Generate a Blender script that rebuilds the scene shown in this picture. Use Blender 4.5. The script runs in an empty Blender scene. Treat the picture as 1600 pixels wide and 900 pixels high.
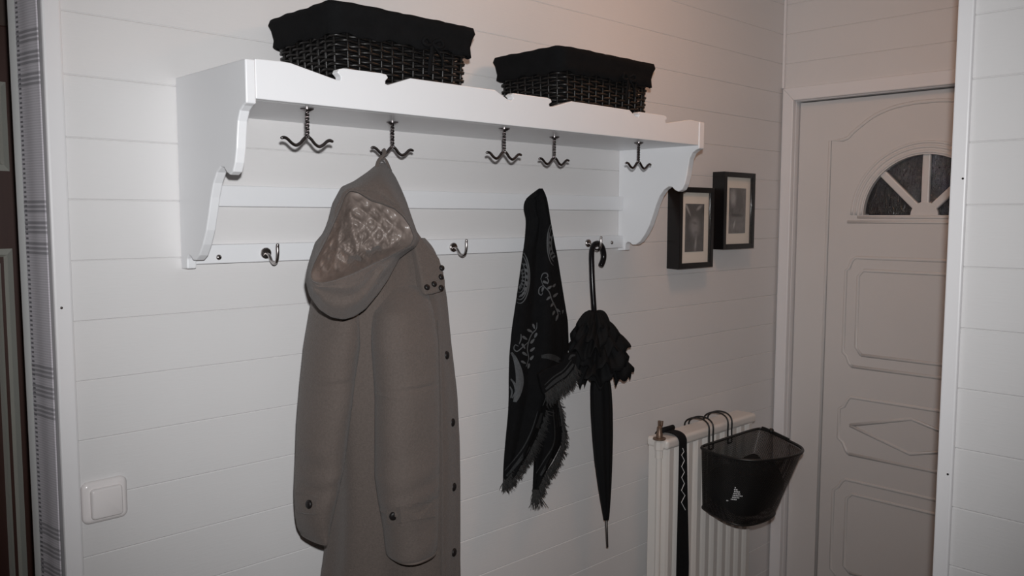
import bpy, math, random
import numpy as np
from mathutils import Vector, Matrix
from mathutils.bvhtree import BVHTree

random.seed(7)
rng = np.random.default_rng(7)
sc = bpy.context.scene
col = sc.collection
PI = math.pi

# ------------------------------------------------------------------ camera
FPX = 1320.5                       # focal length in pixels of the 1600 px wide frame
H = 1.70                           # height of the wall's reference joint above the floor
CAM = Vector((-2.74612, -1.48888, H - 0.02586))
CR = Vector((0.7187763, -0.6952379, 0.0022040))
CU = Vector((0.0571348, 0.0622280, 0.9964253))
CF = Vector((0.6928898, 0.7160809, -0.0844503))
cd = bpy.data.cameras.new('camera')
cam = bpy.data.objects.new('camera', cd)
col.objects.link(cam)
cam.matrix_world = Matrix(((CR.x, CU.x, -CF.x, CAM.x), (CR.y, CU.y, -CF.y, CAM.y), (CR.z, CU.z, -CF.z, CAM.z), (0, 0, 0, 1)))
cd.sensor_width = 36.0
cd.lens = 36.0 * FPX / 1600.0
cd.clip_start = 0.02
sc.camera = cam

# ------------------------------------------------------------------ world, lights, exposure
w = bpy.data.worlds.new('night')
sc.world = w
w.use_nodes = True
w.node_tree.nodes['Background'].inputs[0].default_value = (0.30, 0.33, 0.40, 1)
w.node_tree.nodes['Background'].inputs[1].default_value = 0.02
sc.view_settings.view_transform = 'Standard'
sc.view_settings.look = 'None'
sc.view_settings.gamma = 1.0
sc.view_settings.use_curve_mapping = False
sc.view_settings.exposure = 0.0
# the camera's flash, just above the lens
fl = bpy.data.lights.new('camera_flash', 'SPOT')
fl.energy = 92
fl.color = (0.975, 0.985, 1.0)
fl.shadow_soft_size = 0.012
fl.spot_size = math.radians(92)
fl.spot_blend = 1.0
flo = bpy.data.objects.new('camera_flash', fl)
col.objects.link(flo)
flo.location = CAM + CU * 0.068 + CR * 0.016
fd = (CF + CR * 0.00 + CU * 0.06).normalized()
flo.rotation_euler = fd.to_track_quat('-Z', 'Y').to_euler()


# ------------------------------------------------------------------ pixel helpers (a pixel gives a direction, a plane its distance)
def ray(px, py):
    return CR * ((px - 800) / FPX) + CU * ((450 - py) / FPX) + CF


def unY(px, py, y=0.0):
    d = ray(px, py)
    return CAM + d * ((y - CAM.y) / d.y)


def unX(px, py, x=0.0):
    d = ray(px, py)
    return CAM + d * ((x - CAM.x) / d.x)


def unZ(px, py, z):
    d = ray(px, py)
    return CAM + d * ((z - CAM.z) / d.z)


def proj(p):
    v = Vector(p) - CAM
    z = v.dot(CF)
    return 800 + FPX * v.dot(CR) / z, 450 - FPX * v.dot(CU) / z


# ------------------------------------------------------------------ materials
def nn(nt, t, **kw):
    n = nt.nodes.new(t)
    for k, v in kw.items():
        setattr(n, k, v)
    return n


def material(name, color, rough=0.5, metal=0.0, var=0.06, vscale=8.0, vstretch=(1, 1, 1), bump=0.0, bscale=60.0,
             bstretch=(1, 1, 1), spec=0.5, sheen=0.0, detail=4.0):
    m = bpy.data.materials.new(name)
    m.use_nodes = True
    nt = m.node_tree
    b = nt.nodes['Principled BSDF']
    b.inputs['Roughness'].default_value = rough
    b.inputs['Metallic'].default_value = metal
    b.inputs['Specular IOR Level'].default_value = spec
    if sheen:
        b.inputs['Sheen Weight'].default_value = sheen
    tc = nn(nt, 'ShaderNodeTexCoord')
    mp = nn(nt, 'ShaderNodeMapping')
    mp.inputs['Scale'].default_value = vstretch
    nt.links.new(tc.outputs['Object'], mp.inputs['Vector'])
    no = nn(nt, 'ShaderNodeTexNoise')
    no.inputs['Scale'].default_value = vscale
    no.inputs['Detail'].default_value = detail
    nt.links.new(mp.outputs[0], no.inputs['Vector'])
    mx = nn(nt, 'ShaderNodeMix', data_type='RGBA')
    lo = [max(0, c * (1 - var)) for c in color]
    hi = [min(1, c * (1 + var)) for c in color]
    mx.inputs[6].default_value = (*lo, 1)
    mx.inputs[7].default_value = (*hi, 1)
    nt.links.new(no.outputs['Fac'], mx.inputs[0])
    nt.links.new(mx.outputs[2], b.inputs['Base Color'])
    if bump:
        mp2 = nn(nt, 'ShaderNodeMapping')
        mp2.inputs['Scale'].default_value = bstretch
        nt.links.new(tc.outputs['Object'], mp2.inputs['Vector'])
        n2 = nn(nt, 'ShaderNodeTexNoise')
        n2.inputs['Scale'].default_value = bscale
        n2.inputs['Detail'].default_value = 3
        nt.links.new(mp2.outputs[0], n2.inputs['Vector'])
        bp = nn(nt, 'ShaderNodeBump')
        bp.inputs['Strength'].default_value = bump
        bp.inputs['Distance'].default_value = 0.002
        nt.links.new(n2.outputs['Fac'], bp.inputs['Height'])
        nt.links.new(bp.outputs[0], b.inputs['Normal'])
    return m


M = {}
M['plank'] = material('painted_plank', (0.715, 0.70, 0.695), 0.42, var=0.03, vscale=5, bump=0.12, bscale=30, bstretch=(1, 1, 9))
M['plank_end'] = material('painted_plank_end_wall', (0.715, 0.70, 0.695), 0.42, var=0.03, vscale=5, bump=0.12, bscale=30, bstretch=(1, 1, 9))
M['trim'] = material('painted_trim', (0.80, 0.785, 0.79), 0.35, var=0.02, bump=0.05)
M['shelf'] = material('white_shelf_paint', (0.81, 0.815, 0.83), 0.33, var=0.015, bump=0.05, bscale=25, bstretch=(8, 1, 1))
M['door'] = material('white_door_paint', (0.70, 0.675, 0.66), 0.4, var=0.02, bump=0.08, bscale=200)
M['steel'] = material('brushed_steel', (0.42, 0.39, 0.38), 0.24, metal=1.0, var=0.05)
M['dark_steel'] = material('dark_polished_steel', (0.22, 0.20, 0.20), 0.22, metal=1.0, var=0.08)
M['coat'] = material('taupe_wool', (0.108, 0.088, 0.078), 0.92, var=0.22, vscale=260, bump=0.7, bscale=420, spec=0.15, sheen=0.15)
M['coat_lining'] = material('satin_lining', (0.205, 0.166, 0.147), 0.36, var=0.12, vscale=22, bump=0.5, bscale=45, spec=0.6)
M['button'] = material('dark_button', (0.010, 0.008, 0.008), 0.45, var=0.1, spec=0.3)
M['black_wool'] = material('black_scarf_cloth', (0.006, 0.006, 0.0065), 0.95, var=0.3, vscale=60, bump=0.4, bscale=300, spec=0.1)
M['grey_print'] = material('grey_woven_print', (0.085, 0.088, 0.092), 0.95, var=0.35, vscale=220, bump=0.4, bscale=300, spec=0.1)
M['border_print'] = material('dark_grey_border', (0.032, 0.033, 0.034), 0.95, var=0.5, vscale=260, spec=0.1)
M['fringe'] = material('grey_fringe', (0.05, 0.05, 0.05), 0.95, var=0.4, vscale=150, spec=0.1)
M['umb_cloth'] = material('black_umbrella_cloth', (0.004, 0.004, 0.0045), 0.8, var=0.25, vscale=30, spec=0.2)
M['black_gloss'] = material('black_lacquer', (0.008, 0.007, 0.008), 0.2, var=0.1, spec=0.25)
M['wicker'] = material('black_wicker', (0.007, 0.006, 0.0055), 0.42, var=0.3, vscale=90, bump=0.2, bscale=200)
M['liner'] = material('black_liner_cloth', (0.007, 0.007, 0.0075), 0.95, var=0.3, vscale=40, bump=0.4, bscale=260, spec=0.1)
M['frame'] = material('black_frame_lacquer', (0.006, 0.0055, 0.006), 0.3, var=0.1, spec=0.3)
M['mat'] = material('cream_mat_board', (0.90, 0.84, 0.75), 0.85, var=0.02)
M['plastic'] = material('white_switch_plastic', (0.78, 0.74, 0.73), 0.22, var=0.01)
M['radiator'] = material('radiator_enamel', (0.74, 0.70, 0.66), 0.3, var=0.02)
M['ferrule'] = material('dull_ferrule', (0.10, 0.09, 0.085), 0.5, metal=0.6, var=0.1)
M['brass'] = material('tarnished_brass', (0.22, 0.15, 0.11), 0.45, metal=0.6, var=0.3, vscale=60)
M['black_metal'] = material('black_coated_wire', (0.010, 0.010, 0.010), 0.4, var=0.2)
M['strap'] = material('black_webbing', (0.009, 0.009, 0.010), 0.8, var=0.2, vscale=90, bump=0.3, bscale=300, spec=0.2)
M['white_print'] = material('white_print', (0.75, 0.75, 0.75), 0.6, var=0.05)
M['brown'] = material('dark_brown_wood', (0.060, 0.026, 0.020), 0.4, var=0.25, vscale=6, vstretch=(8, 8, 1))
M['bead_highlight'] = material('bevel_highlight', (0.50, 0.50, 0.45), 0.5, var=0.05)  # pale colour paints in the light caught by the brown door's glossy bevels
M['floor'] = material('floor_boards', (0.16, 0.10, 0.065), 0.4, var=0.25, vscale=4, vstretch=(1, 10, 1))
M['ceiling'] = material('white_ceiling', (0.75, 0.73, 0.70), 0.8, var=0.02)
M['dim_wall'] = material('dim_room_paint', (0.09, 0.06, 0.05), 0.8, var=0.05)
M['opal'] = material('opal_glass', (0.85, 0.80, 0.72), 0.3, var=0.01)


def glass_mat(name, tint, gloss_fac, rough, bump, bscale, stretch):
    m = bpy.data.materials.new(name)
    m.use_nodes = True
    nt = m.node_tree
    nt.nodes.remove(nt.nodes['Principled BSDF'])
    out = nt.nodes['Material Output']
    tr = nn(nt, 'ShaderNodeBsdfTransparent')
    tr.inputs[0].default_value = (*tint, 1)
    gl = nn(nt, 'ShaderNodeBsdfGlossy')
    gl.inputs['Roughness'].default_value = rough
    mx = nn(nt, 'ShaderNodeMixShader')
    mx.inputs[0].default_value = gloss_fac
    nt.links.new(tr.outputs[0], mx.inputs[1])
    nt.links.new(gl.outputs[0], mx.inputs[2])
    nt.links.new(mx.outputs[0], out.inputs[0])
    if bump:
        tc = nn(nt, 'ShaderNodeTexCoord')
        mp = nn(nt, 'ShaderNodeMapping')
        mp.inputs['Scale'].default_value = stretch
        no = nn(nt, 'ShaderNodeTexNoise')
        no.inputs['Scale'].default_value = bscale
        no.inputs['Detail'].default_value = 2
        bp = nn(nt, 'ShaderNodeBump')
        bp.inputs['Strength'].default_value = bump
        bp.inputs['Distance'].default_value = 0.010
        nt.links.new(tc.outputs['Object'], mp.inputs[0])
        nt.links.new(mp.outputs[0], no.inputs['Vector'])
        nt.links.new(no.outputs['Fac'], bp.inputs['Height'])
        nt.links.new(bp.outputs[0], gl.inputs['Normal'])
    return m


M['door_glass'] = glass_mat('rippled_night_glass', (0.25, 0.27, 0.31), 0.13, 0.05, 1.0, 150, (1, 1, 0.3))
M['picture_glass'] = glass_mat('picture_glass', (0.97, 0.97, 0.97), 0.035, 0.06, 0.0, 1, (1, 1, 1))


def mesh_screen_mat():
    m = bpy.data.materials.new('fine_wire_mesh')
    m.use_nodes = True
    nt = m.node_tree
    out = nt.nodes['Material Output']
    b = nt.nodes['Principled BSDF']
    b.inputs['Base Color'].default_value = (0.010, 0.010, 0.010, 1)
    b.inputs['Roughness'].default_value = 0.45
    tr = nn(nt, 'ShaderNodeBsdfTransparent')
    mx = nn(nt, 'ShaderNodeMixShader')
    uv = nn(nt, 'ShaderNodeTexCoord')
    sp = nn(nt, 'ShaderNodeSeparateXYZ')
    nt.links.new(uv.outputs['UV'], sp.inputs[0])
    # diamond mesh from the two diagonal directions
    outs = []
    for op in ('ADD', 'SUBTRACT'):
        a = nn(nt, 'ShaderNodeMath', operation=op)
        nt.links.new(sp.outputs[0], a.inputs[0])
        nt.links.new(sp.outputs[1], a.inputs[1])
        s = nn(nt, 'ShaderNodeMath', operation='MULTIPLY')
        s.inputs[1].default_value = 1 / 0.0062
        nt.links.new(a.outputs[0], s.inputs[0])
        f = nn(nt, 'ShaderNodeMath', operation='FRACT')
        nt.links.new(s.outputs[0], f.inputs[0])
        g = nn(nt, 'ShaderNodeMath', operation='LESS_THAN')
        g.inputs[1].default_value = 0.50
        nt.links.new(f.outputs[0], g.inputs[0])
        outs.append(g)
    mxm = nn(nt, 'ShaderNodeMath', operation='MAXIMUM')
    nt.links.new(outs[0].outputs[0], mxm.inputs[0])
    nt.links.new(outs[1].outputs[0], mxm.inputs[1])
    nt.links.new(mxm.outputs[0], mx.inputs[0])
    nt.links.new(tr.outputs[0], mx.inputs[1])
    nt.links.new(b.outputs[0], mx.inputs[2])
    nt.links.new(mx.outputs[0], out.inputs[0])
    return m


M['screen'] = mesh_screen_mat()


def curtain_mat():
    m = bpy.data.materials.new('striped_curtain_cloth')
    m.use_nodes = True
    nt = m.node_tree
    b = nt.nodes['Principled BSDF']
    b.inputs['Roughness'].default_value = 0.9
    b.inputs['Specular IOR Level'].default_value = 0.15
    tc = nn(nt, 'ShaderNodeTexCoord')
    sp = nn(nt, 'ShaderNodeSeparateXYZ')
    nt.links.new(tc.outputs['Object'], sp.inputs[0])

    def mth(op, a, bb=None, c=None):
        n = nn(nt, 'ShaderNodeMath', operation=op)
        for i, v in enumerate((a, bb, c)):
            if v is None:
                continue
            if isinstance(v, (int, float)):
                n.inputs[i].default_value = v
            else:
                nt.links.new(v, n.inputs[i])
        return n.outputs[0]

    def band(v, lo, hi):
        return mth('MULTIPLY', mth('GREATER_THAN', v, lo), mth('LESS_THAN', v, hi))
    z, y = sp.outputs[2], sp.outputs[1]
    u = mth('FRACT', mth('DIVIDE', mth('SUBTRACT', z, H - 0.095), 0.268))
    st = None
    for c in (0.06, 0.185, 0.31):
        for d in (-0.028, 0.0, 0.028):
            k = band(u, c + d - 0.008, c + d + 0.008)
            st = k if st is None else mth('MAXIMUM', st, k)
    fine = mth('MULTIPLY', mth('LESS_THAN', mth('FRACT', mth('DIVIDE', z, 0.0042)), 0.5), 0.16)
    dots = mth('MULTIPLY', band(y, 0.0505, 0.0575), mth('LESS_THAN', mth('FRACT', mth('DIVIDE', z, 0.0075)), 0.45))
    hem = mth('GREATER_THAN', y, 0.0595)
    dark = mth('MAXIMUM', mth('MULTIPLY', st, 0.55), fine)
    dark = mth('MULTIPLY', dark, mth('SUBTRACT', 1.0, hem))
    dark = mth('MAXIMUM', dark, mth('MULTIPLY', dots, 0.85))
    base = nn(nt, 'ShaderNodeMix', data_type='RGBA')
    base.inputs[6].default_value = (0.66, 0.63, 0.67, 1)
    base.inputs[7].default_value = (0.92, 0.93, 0.92, 1)
    nt.links.new(hem, base.inputs[0])
    mx = nn(nt, 'ShaderNodeMix', data_type='RGBA')
    mx.inputs[7].default_value = (0.10, 0.10, 0.11, 1)
    nt.links.new(dark, mx.inputs[0])
    nt.links.new(base.outputs[2], mx.inputs[6])
    nt.links.new(mx.outputs[2], b.inputs['Base Color'])
    return m


M['curtain'] = curtain_mat()


def photo_mat(name, base, blobs, seed):
    """black and white photographic print: soft overlapping patches of grey on grain"""
    m = bpy.data.materials.new(name)
    m.use_nodes = True
    nt = m.node_tree
    b = nt.nodes['Principled BSDF']
    b.inputs['Roughness'].default_value = 0.35
    tc = nn(nt, 'ShaderNodeTexCoord')
    no = nn(nt, 'ShaderNodeTexNoise')
    no.inputs['Scale'].default_value = 9
    no.inputs['Detail'].default_value = 5
    mp = nn(nt, 'ShaderNodeMapping')
    mp.inputs['Location'].default_value = (seed, seed * 2, 0)
    nt.links.new(tc.outputs['Generated'], mp.inputs[0])
    nt.links.new(mp.outputs[0], no.inputs['Vector'])
    cur = nn(nt, 'ShaderNodeMath', operation='MULTIPLY_ADD')
    nt.links.new(no.outputs['Fac'], cur.inputs[0])
    cur.inputs[1].default_value = base * 1.4
    cur.inputs[2].default_value = base * 0.3
    cur = cur.outputs[0]
    for (cx, cz, rx, rz, v, soft, ang) in blobs:
        q = nn(nt, 'ShaderNodeMapping', vector_type='TEXTURE')
        q.inputs['Location'].default_value = (cx, 0.5, cz)
        q.inputs['Rotation'].default_value = (0, ang, 0)
        q.inputs['Scale'].default_value = (rx, 50, rz)
        nt.links.new(tc.outputs['Generated'], q.inputs[0])
        ln = nn(nt, 'ShaderNodeVectorMath', operation='LENGTH')
        nt.links.new(q.outputs[0], ln.inputs[0])
        mr = nn(nt, 'ShaderNodeMapRange', interpolation_type='SMOOTHSTEP')
        mr.inputs['From Min'].default_value = 1.0
        mr.inputs['From Max'].default_value = 1.0 - soft
        nt.links.new(ln.outputs['Value'], mr.inputs['Value'])
        mx = nn(nt, 'ShaderNodeMix', data_type='FLOAT')
        nt.links.new(mr.outputs[0], mx.inputs[0])
        nt.links.new(cur, mx.inputs[2])
        sc_ = nn(nt, 'ShaderNodeMath', operation='MULTIPLY_ADD')
        nt.links.new(no.outputs['Fac'], sc_.inputs[0])
        sc_.inputs[1].default_value = v * 0.5
        sc_.inputs[2].default_value = v * 0.75
        nt.links.new(sc_.outputs[0], mx.inputs[3])
        cur = mx.outputs[0]
    cb = nn(nt, 'ShaderNodeCombineColor')
    for i in range(3):
        nt.links.new(cur, cb.inputs[i])
    nt.links.new(cb.outputs[0], b.inputs['Base Color'])
    return m


M['photo_a'] = photo_mat('portrait_print', 0.10, [
    (0.45, 0.55, 0.55, 0.46, 0.06, 0.6, 0), (0.50, 0.52, 0.42, 0.34, 0.26, 0.8, 0.1), (0.45, 0.86, 0.50, 0.16, 0.08, 0.8, 0.2),
    (0.12, 0.88, 0.30, 0.06, 0.40, 0.9, 0.7), (0.72, 0.92, 0.25, 0.06, 0.35, 0.9, -0.3), (0.50, 0.60, 0.30, 0.05, 0.15, 0.95, 0.1), (0.56, 0.40, 0.14, 0.05, 0.17, 0.95, 0),
    (0.56, 0.16, 0.09, 0.24, 0.36, 0.95, 0.15), (0.15, 0.2, 0.35, 0.3, 0.07, 0.9, 0)], 1.3)
M['photo_b'] = photo_mat('landscape_print', 0.16, [
    (0.5, 0.22, 0.8, 0.20, 0.20, 0.5, 0), (0.22, 0.78, 0.28, 0.25, 0.42, 0.8, 0.4), (0.62, 0.72, 0.30, 0.36, 0.12, 0.6, 0),
    (0.32, 0.20, 0.06, 0.17, 0.46, 0.8, 0.6), (0.45, 0.40, 0.5, 0.05, 0.08, 0.8, 0)], 4.1)


# ------------------------------------------------------------------ mesh building
class MB:
    def __init__(self):
        self.v = []
        self.f = []
        self.uv = None

    def add(self, vs, fs):
        o = len(self.v)
        self.v += [tuple(p) for p in vs]
        self.f += [tuple(i + o for i in f) for f in fs]

    def box(self, x0, x1, y0, y1, z0, z1):
        vs = [(x, y, z) for x in (x0, x1) for y in (y0, y1) for z in (z0, z1)]
        self.add(vs, [(0, 1, 3, 2), (4, 6, 7, 5), (0, 4, 5, 1), (2, 3, 7, 6), (0, 2, 6, 4), (1, 5, 7, 3)])

    def rings(self, rs, cap0=True, cap1=True, closed=True):
        n = len(rs[0])
        vs = [p for r in rs for p in r]
        fs = []
        for i in range(len(rs) - 1):
            for j in range(n if closed else n - 1):
                k = (j + 1) % n
                fs.append((i * n + j, i * n + k, (i + 1) * n + k, (i + 1) * n + j))
        if cap0:
            fs.append(tuple(range(n - 1, -1, -1)))
        if cap1:
            fs.append(tuple((len(rs) - 1) * n + j for j in range(n)))
        self.add(vs, fs)

    def tube(self, pts, r, n=8, caps=True, twist=0.0, flat=1.0):
        pts = [Vector(p) for p in pts]
        m = len(pts)
        rad = r if hasattr(r, '__len__') else [r] * m
        up = None
        rs = []
        for i in range(m):
            t = (pts[min(i + 1, m - 1)] - pts[max(i - 1, 0)])
            if t.length < 1e-9:
                t = Vector((0, 0, 1))
            t.normalize()
            if up is None:
                up = Vector((0, 0, 1)) if abs(t.z) < 0.9 else Vector((0, 1, 0))
            a = (up - t * up.dot(t)).normalized()
            up = a
            b = t.cross(a)
            rs.append([pts[i] + (a * math.cos(2 * PI * k / n + twist * i) * flat + b * math.sin(2 * PI * k / n + twist * i)) * rad[i] for k in range(n)])
        self.rings(rs, caps, caps)

    def lathe(self, prof, origin, axis, n=20):
        axis = Vector(axis).normalized()
        a = axis.orthogonal().normalized()
        b = axis.cross(a)
        o = Vector(origin)
        rs = [[o + axis * h + (a * math.cos(2 * PI * k / n) + b * math.sin(2 * PI * k / n)) * max(r, 1e-5) for k in range(n)] for r, h in prof]
        self.rings(rs, True, True)

    def prism(self, poly, fn0, fn1):
        """poly of 2-D points, fn0/fn1 place them in space (front and back)"""
        n = len(poly)
        vs = [fn0(*p) for p in poly] + [fn1(*p) for p in poly]
        fs = [tuple(range(n)), tuple(range(2 * n - 1, n - 1, -1))]
        for i in range(n):
            k = (i + 1) % n
            fs.append((i, i + n, k + n, k))
        self.add(vs, fs)

    def bvh(self):
        return BVHTree.FromPolygons([Vector(p) for p in self.v], self.f)

    def build(self, name, mat, parent=None, smooth=False, bevel=0.0, seg=2, fix=True, angle=None):
        me = bpy.data.meshes.new(name)
        me.from_pydata(self.v, [], self.f)
        if fix:
            import bmesh
            bm = bmesh.new()
            bm.from_mesh(me)
            bmesh.ops.recalc_face_normals(bm, faces=bm.faces)
            bm.to_mesh(me)
            bm.free()
        if self.uv:
            l = me.uv_layers.new(name='UVMap')
            for lp in me.loops:
                l.data[lp.index].uv = self.uv[lp.vertex_index]
        me.materials.append(M[mat])
        if smooth:
            me.polygons.foreach_set('use_smooth', [True] * len(me.polygons))
            if angle:
                me.set_sharp_from_angle(angle=math.radians(angle))
        o = bpy.data.objects.new(name, me)
        col.objects.link(o)
        if parent:
            o.parent = parent
            o.matrix_parent_inverse = Matrix.Translation(-parent_origin(parent))
        if bevel:
            b = o.modifiers.new('bevel', 'BEVEL')
            b.width = bevel
            b.segments = seg
            b.limit_method = 'ANGLE'
            b.angle_limit = math.radians(40)
        return o


ORIGIN = {}


def parent_origin(o):
    return ORIGIN.get(o.name, Vector((0, 0, 0)))


def thing(name, label, cat, loc=(0, 0, 0), group=None):
    o = bpy.data.objects.new(name, None)
    col.objects.link(o)
    o.empty_display_size = 0.05
    o.location = loc
    ORIGIN[o.name] = Vector(loc)
    o['label'] = label
    o['category'] = cat
    if group:
        o['group'] = group
    return o


def structure(o, label=None):
    o['kind'] = 'structure'
    if label:
        o['label'] = label
    return o


def rbox(x0, x1, y0, y1, z0, z1):
    b = MB()
    b.box(x0, x1, y0, y1, z0, z1)
    return b


def smooth_path(pts, k=6):
    """Catmull-Rom through points (any dimension)"""
    P = [np.array(p, float) for p in pts]
    P = [2 * P[0] - P[1]] + P + [2 * P[-1] - P[-2]]
    out = []
    for i in range(1, len(P) - 2):
        for j in range(k):
            t = j / k
            a, b, c, d = P[i - 1], P[i], P[i + 1], P[i + 2]
            out.append(0.5 * (2 * b + (c - a) * t + (2 * a - 5 * b + 4 * c - d) * t * t + (3 * b - a - 3 * c + d) * t ** 3))
    out.append(P[-2])
    return out


# ------------------------------------------------------------------ the room
PLK = 0.1


def plank_mesh(name, mat, L, axis, height=PLK, depth=0.012, ch=0.0017, gap=0.00003):
    """a board lying along axis ('x' or 'y'), front face at 0, chamfered long edges"""
    z0, z1 = gap, height - gap
    prof = [(depth, z0), (ch, z0), (0.0, z0 + ch), (0.0, z1 - ch), (ch, z1), (depth, z1)]
    b = MB()
    if axis == 'x':
        b.rings([[(x, d, z) for d, z in prof] for x in (0, L)])
    else:
        b.rings([[(d, y, z) for d, z in prof] for y in (0, -L)])
    o = b.build(name, mat)
    me = o.data
    bpy.data.objects.remove(o)
    return me


def put(name, me, loc, parent):
    o = bpy.data.objects.new(name, me)
    col.objects.link(o)
    o.parent = parent
    o.location = loc
    return o


TOP = 2.50
floor = structure(rbox(-4.1, 0.3, -2.4, 1.3, -0.05, 0.0).build('floor', 'floor'), 'brown boarded hallway floor')
ceil = structure(rbox(-4.1, 0.3, -2.4, 1.3, TOP, TOP + 0.05).build('ceiling', 'ceiling'), 'white hallway ceiling')

# long wall with the coat rack
XW = -2.308
wall = structure(rbox(-2.335, 0.10, 0.012, 0.12, 0, TOP).build('wall_back', 'plank'), 'long wall clad in white horizontal boards')
me = plank_mesh('plank', 'plank', -XW, 'x')
for i in range(25):
    put('plank', me, (XW, 0, i * PLK), wall)
# doorway edge on its left
t1 = rbox(-2.337, -2.3085, -0.013, 0.012, 0, TOP).build('trim_1', 'trim', bevel=0.004)
structure(t1, 'white edge trim where the boarded wall meets the doorway')
b = MB()
b.lathe([(0.0022, 0), (0.0022, 0.0008), (0.001, 0.0014)], unY(96, 481, -0.0132), (0, -1, 0), 8)
b.build('nail_head', 'steel', t1)

# end wall with the entrance door
DX = 0.035                       # plane of the door leaf
DY0, DY1 = -0.050, -0.892        # the leaf
DYC = -0.471
DT = H + 0.366
wr = MB()
wr.box(0.012, 0.10, 0.012, -2.4, DT + 0.02, TOP)
wr.box(0.012, 0.10, -0.945, -2.4, 0, DT + 0.02)
wallr = structure(wr.build('wall_right', 'plank_end'), 'end wall of white boards above the entrance door')
ytop = DT + 0.05
me = plank_mesh('plank', 'plank_end', 1.40, 'y')
for i in range(22, 25):
    put('plank', me, (0, -0.006, i * PLK), wallr)
me = plank_mesh('plank', 'plank_end', 1.40, 'y', height=2.2 - ytop)
put('plank', me, (0, -0.006, ytop), wallr)
me = plank_mesh('plank', 'plank_end', 0.42, 'y')
for i in range(0, 21):
    put('plank', me, (0, -0.985, i * PLK), wallr)
# corner strip above the casing
structure(rbox(-0.011, 0.0, -0.009, 0.0, ytop, TOP).build('trim_2', 'trim', bevel=0.003), 'thin corner strip between the two boarded walls')
# door casing
b = MB()
b.prism([(-0.006, 0), (-0.046, 0), (-0.046, DT + 0.006), (-0.006, ytop)], lambda y, z: (-0.012, y, z), lambda y, z: (0.012, y, z))
cas = b.build('trim_3', 'trim', bevel=0.003)
structure(cas, 'white casing board beside the entrance door')
b = MB()
b.prism([(-0.006, ytop), (-0.046, DT + 0.006), (-0.896, DT + 0.006), (-0.936, ytop)], lambda y, z: (-0.012, y, z), lambda y, z: (0.012, y, z))
structure(b.build('trim_4', 'trim', bevel=0.003), 'white casing board across the top of the entrance door')
b = MB()
b.prism([(-0.936, 0), (-0.896, 0), (-0.896, DT + 0.006), (-0.936, ytop)], lambda y, z: (-0.012, y, z), lambda y, z: (0.012, y, z))
structure(b.build('trim_5', 'trim', bevel=0.003), 'white casing board on the far side of the entrance door')
b = MB()
b.box(0.012, 0.10, 0.011, -0.046, 0, DT + 0.02)
b.box(0.012, 0.10, -0.046, -0.896, DT + 0.004, DT + 0.02)
b.box(0.012, 0.10, -0.896, -0.944, 0, DT + 0.02)
structure(b.build('trim_6', 'trim', bevel=0.002), 'painted door lining set back behind the casing')

# the door itself
FANR, FANZ = 0.190, H - 0.019
door = bpy.data.objects.new('door_1', None)
col.objects.link(door)
structure(door, 'white entrance door with moulded panels and a fan-shaped window')
arc = [(DYC + FANR * math.cos(a), FANZ + FANR * math.sin(a)) for a in np.linspace(0, PI, 41)]   # from the wall side (higher y) over
b = MB()
f0, f1 = (lambda y, z: (DX, y, z)), (lambda y, z: (DX + 0.045, y, z))
half = [p for p in arc if p[0] >= DYC - 1e-6]
other = [p for p in arc if p[0] <= DYC + 1e-6]
b.prism([(DY0, 0.01), (DY0, DT), (DYC, DT)] + half[::-1] + [(DYC, FANZ), (DYC, 0.01)], f0, f1)
b.prism([(DYC, 0.01), (DYC, FANZ)] + other[::-1] + [(DYC, DT), (DY1, DT), (DY1, 0.01)], f0, f1)
b.build('leaf', 'door', door)


def bead(pts, r=0.0055, mat='door', closed=False):
    P = [Vector((DX, y, H + z)) for y, z in pts]
    if closed:
        P.append(P[0])
    m = MB()
    m.tube(P, r, 8)
    m.v = [(DX + (x - DX) * 0.55, y, z) for x, y, z in m.v]
    return m.build('moulding', mat, door, smooth=True)


def mirror(pts):
    return pts + [(2 * DYC - y, z) for y, z in pts[::-1]]


# tall outer moulding with its arched head
arch = [(-0.16, -1.55), (-0.16, 0.231), (-0.205, 0.231), (-0.222, 0.238), (-0.245, 0.260), (-0.302, 0.300), (-0.366, 0.324), (-0.435, 0.333)]
arch_s = arch[:3] + [tuple(p) for p in smooth_path(arch[3:], 4)]
bead(mirror(arch_s), 0.006, closed=True)
# round the fan window
for rr in (0.198, 0.214, 0.228):
    bead([(DYC + rr * math.cos(a), FANZ - H + rr * math.sin(a)) for a in np.linspace(0, PI, 40)], 0.0045)
bead([(-0.229, -0.042), (2 * DYC + 0.229, -0.042)], 0.005)
bead([(-0.262, -0.026), (2 * DYC + 0.262, -0.026)], 0.0045)
P2o = [(-0.230, -0.47), (-0.230, -0.205), (-0.240, -0.198), (-0.250, -0.170), (-0.262, -0.160)]
bead(mirror([(-0.262, -0.527), (-0.252, -0.517), (-0.242, -0.492), (-0.230, -0.482)] + P2o), closed=True)
bead(mirror([(-0.292, -0.485), (-0.273, -0.460), (-0.273, -0.222), (-0.290, -0.202)]), closed=True)
bead(mirror([(-0.262, -0.828), (-0.252, -0.818), (-0.240, -0.792), (-0.224, -0.780), (-0.224, -0.678), (-0.240, -0.668), (-0.252, -0.642), (-0.262, -0.632)]), closed=True)
bead([(-0.262, -0.729), (-0.462, -0.672), (2 * DYC + 0.262, -0.729), (-0.462, -0.787)], closed=True)
bead(mirror([(-0.255, -1.285), (-0.213, -1.245), (-0.213, -0.965), (-0.230, -0.950), (-0.242, -0.928), (-0.254, -0.918)]), closed=True)
bead(mirror([(-0.280, -1.240), (-0.260, -1.222), (-0.260, -0.984), (-0.279, -0.964)]), closed=True)
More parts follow.
